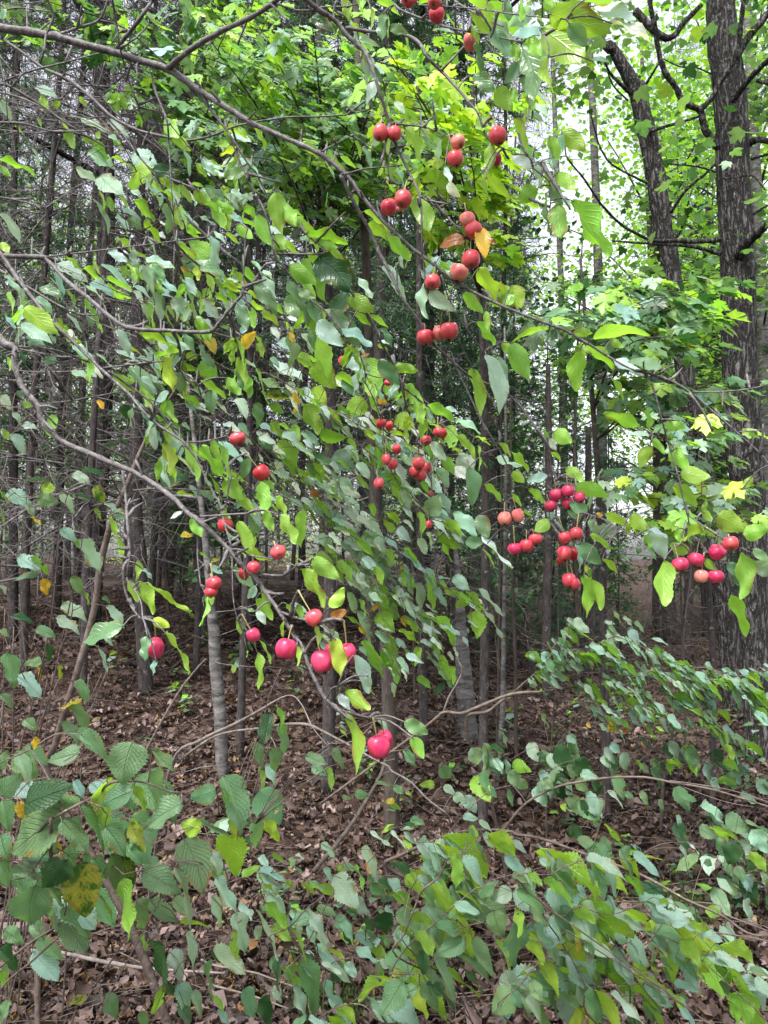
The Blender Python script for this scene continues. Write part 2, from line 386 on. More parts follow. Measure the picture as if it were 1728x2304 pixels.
def plain(name, c, rough=.7):
    m, nt, N, K = newmat(name); pr = N.new('ShaderNodeBsdfPrincipled'); pr.inputs['Roughness'].default_value = rough
    K.new(mixc(N, K, .5, c, ramp(N, K, noise(N, K, 300, 3, .6, coords(N, K)), [(.3, (.5, .5, .5)), (.7, (1.1, 1.1, 1.1))]), 'MULTIPLY'), pr.inputs['Base Color'])
    out = N.new('ShaderNodeOutputMaterial'); K.new(pr.outputs[0], out.inputs[0]); return m
M_ASTEM = plain('apple_stem', (.26, .22, .08, 1), .6)
M_CALYX = plain('dried_calyx', (.05, .03, .02, 1), .9)

def ground_mat():
    m, nt, N, K = newmat('forest_floor')
    vec = coords(N, K)
    vo = N.new('ShaderNodeTexVoronoi'); vo.inputs['Scale'].default_value = 17; vo.inputs['Randomness'].default_value = 1
    K.new(vec, vo.inputs['Vector'])
    hs = N.new('ShaderNodeSeparateColor'); K.new(vo.outputs['Color'], hs.inputs[0])
    col = ramp(N, K, hs.outputs[0], [(0, (.018, .012, .010)), (.4, (.045, .028, .024)), (.75, (.08, .052, .043)), (1, (.14, .10, .08))])
    n1 = noise(N, K, 3.2, 5, .7, vec)
    col = mixc(N, K, .8, col, ramp(N, K, n1, [(.3, (.35, .33, .33)), (.7, (1.1, 1.1, 1.1))]), 'MULTIPLY')
    pr = N.new('ShaderNodeBsdfPrincipled'); K.new(col, pr.inputs['Base Color']); pr.inputs['Roughness'].default_value = .95; pr.inputs['Specular IOR Level'].default_value = .1
    bp = N.new('ShaderNodeBump'); bp.inputs['Distance'].default_value = .03
    K.new(mathn(N, K, 'ADD', hs.outputs[1], noise(N, K, 60, 3, .6, vec)), bp.inputs['Height']); K.new(bp.outputs[0], pr.inputs['Normal'])
    out = N.new('ShaderNodeOutputMaterial'); K.new(pr.outputs[0], out.inputs[0]); return m
M_GROUND = ground_mat()
M_MOSS = plain('moss', (.045, .075, .02, 1), .95)
# ------------------------------------------------------------------ what the photograph shows: limbs, apples and the larger leaves, tile by tile
# limbs: "tile:x,y,width ..." widths carry forward; (path, start depth or None to leave from the nearest limb, end depth)
BOUGHS = [
 ("main", [
  ("A:-60,172,52 0,180,50 180,205,50 360,240,48 560,290,45 730,335,44 900,390,43 1090,450,42 1280,580,36 1440,680,33 1600,780,32 B:60,840,31 250,920,29 420,1000,28 575,1125,28 700,1290,24 830,1440,23 1000,1600,21 E:1130,40,20 1300,170,19 1480,270,18 1659,350,17 F:190,425,16 360,490,16 560,610,16 760,730,15 920,770,15 1090,840,13 1270,980,12 1420,1110,10 1600,1270,9 1680,1370,7", 1.5, 1.3),
  ("A:1085,445,34 1250,310,34 1440,200,32 1659,95,30 B:150,-10,30 330,-120,28", None, 1.2),
  ("A:745,325,26 840,210,24 930,90,22 990,0,20 1040,-100,18", None, 1.4),
  ("A:370,228,18 500,180,16 640,130,14 700,0,12 740,-80,10", None, 1.45),
  ("A:640,130,12 760,160,11 860,220,10 980,330,9 1070,410,8", None, 1.55),
  ("A:300,-20,16 345,110,15 300,220,14 285,330,12 260,410,11", 1.42, 1.42),
  ("A:725,-20,12 755,150,12 770,270,11 800,400,11 840,540,10 880,640,9 960,850,8 1090,1000,6", 1.4, 1.6),
  ("A:880,600,8 1010,680,8 1100,800,7 1180,900,6 1300,1040,5", None, 1.6),
  ("A:980,470,15 1010,600,14 1080,780,12 1095,950,10 1110,1200,8 1130,1500,7 D:1125,100,6 1120,240,5", None, 1.5),
  ("A:1290,610,16 1370,720,15 1480,860,14 1600,1050,12 1659,1120,12 B:30,1180,12 110,1330,11 230,1410,11 340,1530,11 440,1640,11 E:100,-10,13 160,50,13 250,150,12 340,270,11 440,350,10 530,470,8 590,590,7", None, 1.5),
  ("A:1480,860,12 1560,1060,11 1640,1230,10 B:0,1260,10 60,1380,9 100,1540,9 110,1659,8", None, 1.45),
  ("B:545,1130,24 640,1320,22 740,1500,20 810,1659,20 E:880,130,20 940,260,19 1060,430,18 1150,570,18 1270,680,15 1350,830,13 1420,980,12 1480,1100,11 1600,1300,9 1640,1400,8 1660,1480,7 1650,1600,6 I:5,40,6 40,85,5 100,145,4", None, 1.5),
  ("E:1290,700,14 1400,790,13 1480,820,13 1590,860,13 F:0,920,14 80,1010,14 150,1110,14 215,1220,14 250,1350,12 290,1450,11 285,1490,8", None, 1.5),
  ("F:215,1220,9 205,1350,8 225,1450,8 240,1610,7 I:245,60,6", None, 1.5),
  ("E:1590,860,7 F:0,850,7 130,960,6 285,1055,4", None, 1.6),
  ("F:870,780,11 920,870,11 970,1060,10 1030,1270,10 1070,1400,9 1130,1659,8 I:1140,20,8 1160,130,8 1240,230,7 1330,350,6 1420,530,5", None, 1.35),
  ("I:1140,20,8 1240,90,8 1400,190,8 1560,270,7 1700,340,7", None, 1.25),
  ("I:1130,50,7 1110,160,6 1090,210,4", None, 1.32),
  ("F:1170,880,11 1350,880,10 1600,850,9 1760,790,8", None, 1.2),
  ("F:1470,1140,8 1600,1130,7 1700,1080,6", None, 1.25),
  ("B:575,1130,11 700,1095,9 850,1080,8 950,1070,7", None, 1.4),
  ("B:420,985,10 520,930,8 640,870,6", None, 1.35),
  ("F:930,770,9 1050,705,6", None, 1.3), ("F:370,485,8 470,450,5", None, 1.35), ("F:180,420,8 215,395,5", None, 1.38),
  ("E:1200,120,10 1260,300,9 1370,480,8 1480,620,6", None, 1.45),
  ("E:1310,540,7 1400,720,6 1500,900,5 1560,1000,4", None, 1.5),
  ("I:480,10,8 600,50,7 700,110,7 800,160,6", 1.45, 1.4),
  ("F:915,1165,7 1010,1200,6 1050,1250,5", 1.33, 1.35),
  ("C:130,1080,7 230,1030,6 350,1010,5", 1.15, 1.2),
 ]),
 ("top", [
  ("B:200,-120,36 290,-40,34 400,60,32 510,130,29 600,240,26 700,330,24 760,460,20 800,600,18 860,780,18 910,950,17 1000,1130,16 1060,1270,15 1075,1480,12 1075,1659,11 E:1085,40,11 1110,250,9 1170,340,8", 1.25, 1.3),
  ("B:875,800,12 1070,820,11 1170,850,9 1260,890,7", None, 1.25),
  ("B:1065,1270,14 1180,1350,12 1310,1480,9 1350,1540,7", None, 1.28),
  ("B:1180,1345,9 1300,1300,8 1355,1360,6", None, 1.3),
  ("B:580,180,22 780,210,22 930,215,22 1050,270,22 1110,370,20 1230,490,18 1370,650,16 1440,740,12 1500,900,8 1600,960,6 1659,980,4", None, 1.15),
  ("B:130,20,11 290,70,11 450,45,10 600,40,9 780,-10,8", 1.3, 1.3),
  ("B:900,30,14 950,70,14 1130,140,12 1300,190,11 1460,215,10 1659,260,9 C:70,275,6", 1.2, 1.05),
  ("B:1270,-20,14 1290,10,14 1450,100,12 1600,170,10", 1.15, 1.05),
  ("B:1020,30,8 1200,40,8 1450,60,8 1659,90,9 C:80,100,9 350,125,8", 1.1, .95),
  ("C:180,195,6 230,270,6 240,370,4", None, .95),
  ("B:1480,260,8 1550,340,7 1659,410,6 C:60,480,5", None, 1.05),
  ("B:880,900,8 855,1070,7 870,1180,6", None, 1.3),
  ("C:130,1085,7 240,1180,6 250,1300,5 230,1500,4", 1.15, 1.15),
  ("B:1659,1000,7 C:100,1010,7 140,1080,8", 1.12, 1.15),
 ]),
 ("middle", [
  ("D:-60,-4,32 0,0,32 260,8,30 310,30,26 430,160,26 570,270,26 720,400,26 850,470,26 1100,485,24 1350,490,23 1430,420,20 1500,330,19 1600,220,18 1659,150,17 E:60,60,15 140,40,12", 1.35, 1.1),
  ("D:1350,490,14 1500,530,12 1640,550,11 1659,640,8 E:60,700,6", None, 1.4),
  ("D:1570,250,10 1580,100,9 A:1590,1550,8 1605,1480,6", None, 1.1),
  ("D:880,490,14 1000,600,13 1150,730,12 1270,820,9 1310,940,6", None, 1.3),
  ("D:260,8,14 430,-10,10 A:1230,1550,7 1350,1535,5", None, 1.3),
 ]),
 ("lower", [
  ("D:-30,-60,24 30,20,24 110,140,24 210,270,23 330,420,22 470,550,22 650,730,20 830,890,18 980,1060,16 1180,1200,14 1280,1330,11 1340,1450,9 1430,1620,8 G:1450,60,8 1500,250,8 1510,550,7 1540,700,5", 1.3, 1.15),
  ("D:670,725,12 850,705,10 1060,680,8", None, 1.2),
  ("D:700,745,14 850,850,14 1000,970,12 1180,1200,11 1300,1280,9 1500,1420,7 1659,1530,6", None, 1.3),
  ("D:1190,1205,11 1330,1200,10 1480,1162,7", None, 1.05),
  ("D:0,90,12 180,200,12 400,330,12 530,380,11 650,380,6", 1.45, 1.4),
  ("D:560,390,10 700,460,10 850,510,9 930,550,8 1050,650,6", None, 1.4),
 ]),
 ("lowest", [
  ("D:-120,450,66 -40,500,62 30,570,52 100,600,36 92,700,33 150,860,34 240,960,33 280,1080,36 400,1200,34 560,1270,34 720,1340,34 870,1400,32 1000,1480,31 1110,1560,31 1210,1659,32 G:1340,100,30 1480,240,28 1590,370,28 H:0,430,26 90,560,25 160,660,24 240,790,23 300,880,23 350,1020,24 400,1120,24 450,1210,23 540,1280,18 640,1310,16 735,1335,11", 1.15, .93),
  ("D:120,590,14 300,600,13 420,630,12 580,690,10", None, 1.3),
  ("D:240,960,9 450,940,8 640,905,8 830,885,7 1050,960,5", None, 1.3),
  ("D:795,1390,17 815,1560,17 G:825,60,18 838,280,20 800,360,17 810,500,15 850,610,13 910,690,10", None, .98),
  ("G:815,430,9 905,560,7 925,690,6", None, .97),
  ("H:165,650,18 280,690,15 410,720,10", None, .92),
  ("H:50,405,14 170,410,13 270,350,11 350,340,6", None, .93),
  ("G:1490,240,13 1560,245,12 1620,280,12 H:120,310,9 260,350,8", None, .93),
  ("G:1285,80,6 1280,280,6 1300,470,5", 1.02, 1.02), ("G:1285,310,6 1340,360,5 1365,420,4", None, 1.02),
  ("G:1300,30,16 H:-60,10,12", None, 1.0),
  ("H:455,1215,9 490,1145,7 530,1130,5", None, .9),
 ]),
 ("crossing", [
  ("A:-40,235,18 0,245,18 130,330,18 280,440,18 450,520,19 600,640,19 730,760,19 880,840,18 1040,880,17 1210,910,14 1370,880,13 1520,820,12 1659,790,12 B:200,760,11 400,755,10 600,740,9 800,690,7", 1.75, 1.55),
  ("A:420,320,11 540,480,11 700,680,10 800,780,9 950,900,7 1090,1010,5", 1.65, 1.8),
  ("A:660,730,11 800,880,11 900,1010,12 1000,1130,10 1060,1230,8", None, 1.7),
  ("A:1215,935,9 1330,1080,8 1450,1230,6", None, 1.7),
  ("A:1130,1170,10 1280,1230,9 1400,1320,7", 1.7, 1.6),
  ("A:1130,1340,18 1350,1540,20 1490,1659,20 D:1560,60,18 1640,130,17 E:160,300,14", 1.7, 1.7),
  ("E:590,200,15 740,400,15 810,560,14 890,700,13 950,830,12 965,935,8", 1.6, 1.75),
  ("E:895,690,9 940,850,8 960,920,6", None, 1.8),
  ("E:360,300,9 470,470,9 560,600,8 650,730,8 740,880,7 800,1030,7 830,1180,6 830,1290,5 790,1420,4", 1.8, 2.05), ("E:650,730,6 760,780,6 860,790,5", None, 2.05),
  ("E:960,920,8 1030,1040,7 1060,1150,6 1050,1280,5", 1.9, 2.05), ("E:1030,1040,6 1110,1080,6 1190,1090,5", None, 2.05), ("E:830,1180,5 900,1200,4", None, 2.05), ("E:1060,1150,5 1120,1330,4 1140,1500,4 H:1120,40,3", None, 2.05),
  ("A:-40,550,17 40,550,17 180,630,17 330,730,16 430,800,14 560,880,12 700,960,9", 1.6, 1.7),
  ("A:-40,590,12 120,630,12 240,680,10 330,740,8", 1.6, 1.6),
  ("A:-40,795,15 150,800,13 330,850,11 560,850,8", 1.5, 1.5),
  ("A:-40,1270,11 200,1320,11 290,1380,8", 1.5, 1.5),
  ("A:-40,1130,7 150,1215,7 350,1210,6 560,1240,5", 1.6, 1.7),
  ("A:-40,550,11 200,460,11 440,400,10 640,345,8", 1.7, 1.6),
  ("A:-10,340,8 30,550,8 50,780,6", 1.4, 1.4),
  ("A:-40,80,10 120,50,9 270,70,8 380,80,6", 1.7, 1.7),
 ]),
]
# hazels behind and below: stems start on the ground
SHRUBS = {
 "mid": dict(kind='h', base=(-.62, 2.5), limbs=[
  ("J:330,100,50 G:360,1500,46 480,1100,44 600,680,42 660,300,42 740,20,38 D:850,1420,30 900,1290,27 980,1120,23 1040,1000,19 1140,860,16 1180,700,12 1210,500,9 1130,170,7", 2.35, 2.3),
  ("D:860,1520,14 1050,1505,10 1300,1520,9 1500,1540,7 E:0,1600,6", None, 2.3),
  ("D:1040,1000,12 1250,960,11 1500,1090,10 E:30,1250,9 200,1480,8 350,1659,7 H:470,150,7 700,330,6 850,480,6 1000,650,5 1250,850,4", None, 2.5),
  ("D:1180,700,9 1300,640,8 1500,740,8 E:60,760,8 270,870,9 420,960,8 640,1080,8 860,1180,7 1010,1230,6 1200,1290,6 1440,1270,5", None, 2.1),
  ("E:270,870,8 300,1040,8 330,1180,7 440,1300,6", None, 2.3),
  ("E:420,960,8 620,1180,7 800,1330,7 1000,1540,6 1090,1659,5", None, 2.2),
  ("E:640,1080,7 840,1300,7 900,1440,7 1050,1640,6 H:1300,180,5", None, 2.2),
  ("H:380,60,8 600,200,7 880,370,7 1100,430,7 1300,530,6 1450,620,5", 2.5, 2.3),
  ("H:560,480,7 700,620,6 850,800,6 940,1080,4", 2.5, 2.3),
  ("H:940,560,6 1080,760,6 1180,1000,4", 2.4, 2.4),
  ("A:1160,1659,9 1080,1400,9 960,1270,9 870,1080,8 780,900,7", 2.2, 2.0),
  ("D:1130,170,9 A:1160,1659,9 1110,1500,8", 2.25, 2.1), ("A:1080,1400,7 950,1480,7 830,1500,6 700,1600,6", None, 2.1),
  ("D:1170,240,6 1350,280,6 1500,330,5", None, 2.1),
  ("D:20,1200,7 200,1080,7 400,1100,6 560,1270,6", 2.0, 2.0), ("D:640,1310,9 730,1450,8 780,1550,7", 2.0, 2.2),
  ("D:940,300,6 760,230,6 600,160,5 400,70,4", 2.0, 2.0)]),
 "front": dict(kind='h', base=(-.85, 1.55), limbs=[
  ("J:-60,1700,18 0,1440,15 220,1240,14 430,1040,13 600,800,10 720,600,8 900,420,6", 1.5, 1.35),
  ("J:-60,1340,14 0,1290,14 200,1130,13 400,990,12 420,800,9 330,640,8", 1.5, 1.3),
  ("J:330,330,22 520,230,22 620,180,20 720,95,18 860,85,14 960,100,12 1100,150,10 1200,160,8", 1.25, 1.3),
  ("J:560,215,10 650,250,9 700,300,7 840,330,5", None, 1.25),
  ("J:0,600,11 140,620,10 300,740,9 420,790,7", 1.35, 1.3),
  ("J:20,720,9 180,700,8 330,520,8 480,590,7", 1.35, 1.3),
  ("J:330,330,20 200,460,18 60,560,16 -40,680,18", 1.25, 1.4),
  ("G:200,1540,9 60,1600,9 J:-20,-20,9", 1.35, 1.4), ("J:0,190,8 80,200,8 190,90,7 320,60,5", 1.3, 1.3),
  ("J:460,1659,12 560,1500,12 700,1280,11 820,1110,10 900,1050,7", 1.6, 1.55),
  ("J:800,690,7 960,650,6 1130,610,5", 1.3, 1.35), ("J:980,500,8 1080,450,6 1180,400,6 1320,370,5", 1.35, 1.4),
  ("J:1240,330,8 1480,300,7 1659,360,6", 1.4, 1.45), ("J:980,960,8 1060,870,8 1110,760,6", 1.45, 1.45),
  ("J:1120,1370,6 1260,1290,6 1400,1190,6 1500,1050,5", 1.6, 1.55)]),
 "left": dict(kind='h', base=(-1.25, 2.35), limbs=[
  ("J:-40,800,12 G:100,1659,12 220,1200,10 330,700,9 390,110,7 D:450,1500,5", 2.1, 1.95),
  ("J:60,700,12 G:200,1659,11 330,1150,10 420,750,9 520,260,7 540,60,5", 2.1, 2.0),
  ("G:330,1150,8 250,900,7 150,720,6", None, 1.9), ("G:390,900,8 470,640,7 440,450,6", 2.0, 2.0), ("G:220,1200,7 120,1000,6 60,900,5", None, 1.9),
  ("G:0,300,7 130,280,6 260,400,5", 1.9, 1.9), ("D:0,1430,7 130,1560,6 260,1540,5", 1.9, 1.9), ("D:0,960,7 160,1000,6 260,1090,5", 1.9, 1.9),
  ("G:480,1100,8 520,1200,7 560,1300,5", 2.1, 2.1)]),
 "centre": dict(kind='h', base=(.35, 2.65), limbs=[
  ("K:850,1659,12 870,1350,11 980,1160,9 1150,1010,8 1300,880,7 1420,780,6", 2.0, 1.9),
  ("K:870,1350,9 1060,1330,8 1200,1200,7 1300,1050,6 1480,1000,6", None, 1.95),
  ("K:980,1160,8 960,1000,7 1000,800,6 1060,700,5", None, 2.1),
  ("K:910,1220,11 960,1080,11 1010,950,11 1050,850,11 1090,780,12 1190,700,12 1240,590,11 1270,585,8", 2.0, 1.95),
  ("K:1180,720,5 1195,640,5 1140,460,5", None, 2.0), ("K:1270,585,6 1360,540,4", None, 1.95),
  ("K:850,1659,9 700,1540,8 560,1540,6 400,1620,5", None, 2.0)]),
 "slope": dict(kind='h', base=(-.2, 2.9), limbs=[
  ("K:170,1500,9 260,1300,8 390,1020,7 500,800,6", 2.3, 2.3), ("K:100,1120,8 220,1030,8 330,910,7 430,840,6", 2.2, 2.2),
  ("K:480,1120,8 510,880,7 620,680,6 700,640,5", 2.6, 2.6), ("K:700,1240,8 720,1000,7 830,880,6 860,780,5", 2.7, 2.7),
  ("K:30,800,7 120,640,6 -40,560,5", 2.2, 2.1), ("K:450,1650,7 470,1300,7 620,1230,6 800,1240,5", 2.3, 2.3), ("K:390,1150,6 200,1300,5 150,1450,5", 2.3, 2.2),
  ("K:780,560,5 840,640,5 860,900,5", 2.6, 2.6)]),
 "right": dict(kind='h', base=(1.15, 2.1), limbs=[
  ("L:550,1659,12 470,1400,11 300,1100,10 130,880,8 90,780,7", 2.0, 1.85),
  ("L:90,790,9 250,690,8 420,610,8 600,580,7 780,600,5", 1.85, 1.9),
  ("L:260,1460,9 320,1380,9 600,1420,8 800,1400,6", 2.0, 2.0), ("L:150,920,8 330,960,8 420,900,7 640,950,6 860,870,6", 1.9, 1.9),
  ("L:800,1659,10 760,1300,9 640,1100,8 500,900,6", 2.1, 2.0), ("L:760,1300,8 900,1120,7 1020,960,6 1150,930,5", 2.1, 2.1),
  ("L:1659,1659,10 1400,1400,8 1150,1180,7 960,1080,5", 2.1, 2.1), ("L:0,1659,9 60,1400,8 200,1250,7 300,1290,6", 1.9, 1.9),
  ("L:480,640,8 560,400,7 600,250,6 600,120,5", 2.3, 2.3)]),
 "arching": dict(kind='h', base=(.35, 3.55), limbs=[
  ("K:840,640,22 950,560,22 1150,470,21 1300,420,19 1500,400,18 1659,412,18 L:20,428,19 200,460,18 480,560,18 760,660,18 930,740,18 1120,850,18 1350,950,16 1530,1070,15 1700,1090,13", 3.2, 2.2),
  ("L:1190,870,10 1380,950,10 1659,1055,9 1760,1080,8", None, 2.2), ("L:1560,1100,9 1659,1220,7", None, 2.2), ("L:1500,1000,7 1620,1100,6 1700,1130,6", None, 2.2),
  ("L:-50,400,17 30,290,17 130,200,16 297,121,16 440,90,16 640,62,15 850,60,16 1020,90,16 1300,140,13 1659,250,11 1760,290,10", 3.0, 2.6),
  ("L:1020,80,7 1400,140,6 1659,220,6", None, 2.6), ("L:1050,100,6 1350,210,5 1570,255,3", None, 2.6),
  ("K:1230,290,8 1340,420,6 1480,640,5", 2.9, 2.8), ("K:1659,110,5 1500,160,5 1350,300,5 1250,420,4", 3.0, 2.9), ("K:1400,360,6 1560,500,5 1659,560,5", 2.9, 2.8)]),
 "pale": dict(kind='h', base=(-.95, 3.1), limbs=[
  ("G:1110,1640,20 1300,1480,22 1500,1385,22 H:0,1300,18 200,1190,9 290,1240,8 370,1400,8 480,1530,6", 2.6, 2.3),
  ("G:1150,1620,14 1400,1450,14 H:30,1400,16 200,1375,20 340,1380,20 470,1440,17 640,1530,14 780,1610,13 860,1650,13 K:880,20,14 1000,90,13 1110,200,12 1230,290,9", 2.6, 2.3),
  ("H:800,1620,6 900,1600,4", None, 2.3), ("H:100,1659,6 60,1300,7 160,1020,5", 2.4, 2.2), ("H:40,1390,6 110,1480,6 150,1600,5", 2.2, 2.0), ("H:470,1500,5 640,1480,5 780,1350,4", 2.3, 2.3)]),
 "sapling": dict(kind='h', base=(.62, 3.9), limbs=[
  ("I:-300,1380,22 -150,1290,20 0,1180,16 190,1170,13 H:1659,1180,10", 3.5, 3.5),
  ("I:0,1175,11 190,1020,10 420,920,9 670,800,8", 3.5, 3.4), ("I:240,960,9 280,860,8 370,790,6 340,680,4", 3.4, 3.4),
  ("I:190,1165,10 450,1120,10 700,1090,9 950,1020,9 1250,1010,8 1450,1065,7 1659,1020,5", 3.5, 3.2),
  ("I:670,800,7 900,900,7 1100,1000,6 1250,1200,5", 3.4, 3.3), ("I:520,860,6 620,960,6 800,1010,4", 3.4, 3.4), ("I:320,900,6 520,880,5", 3.4, 3.4),
  ("I:700,1090,8 860,1200,7 1000,1330,6 1070,1400,5", 3.4, 3.3), ("I:850,1060,8 1050,1220,8 1250,1350,7 1480,1540,5", 3.4, 3.2), ("I:1250,1080,6 1450,1120,6 1659,1200,5", 3.2, 3.1), ("I:1300,1020,6 1500,1150,6 1600,1330,4", 3.2, 3.1),
  ("I:450,1120,7 560,1260,6 640,1390,5", 3.5, 3.4), ("I:600,1120,6 760,1230,6 820,1330,4", 3.4, 3.4),("I:950,1020,6 1150,1150,6 1300,1270,5", 3.3, 3.3)]),
}
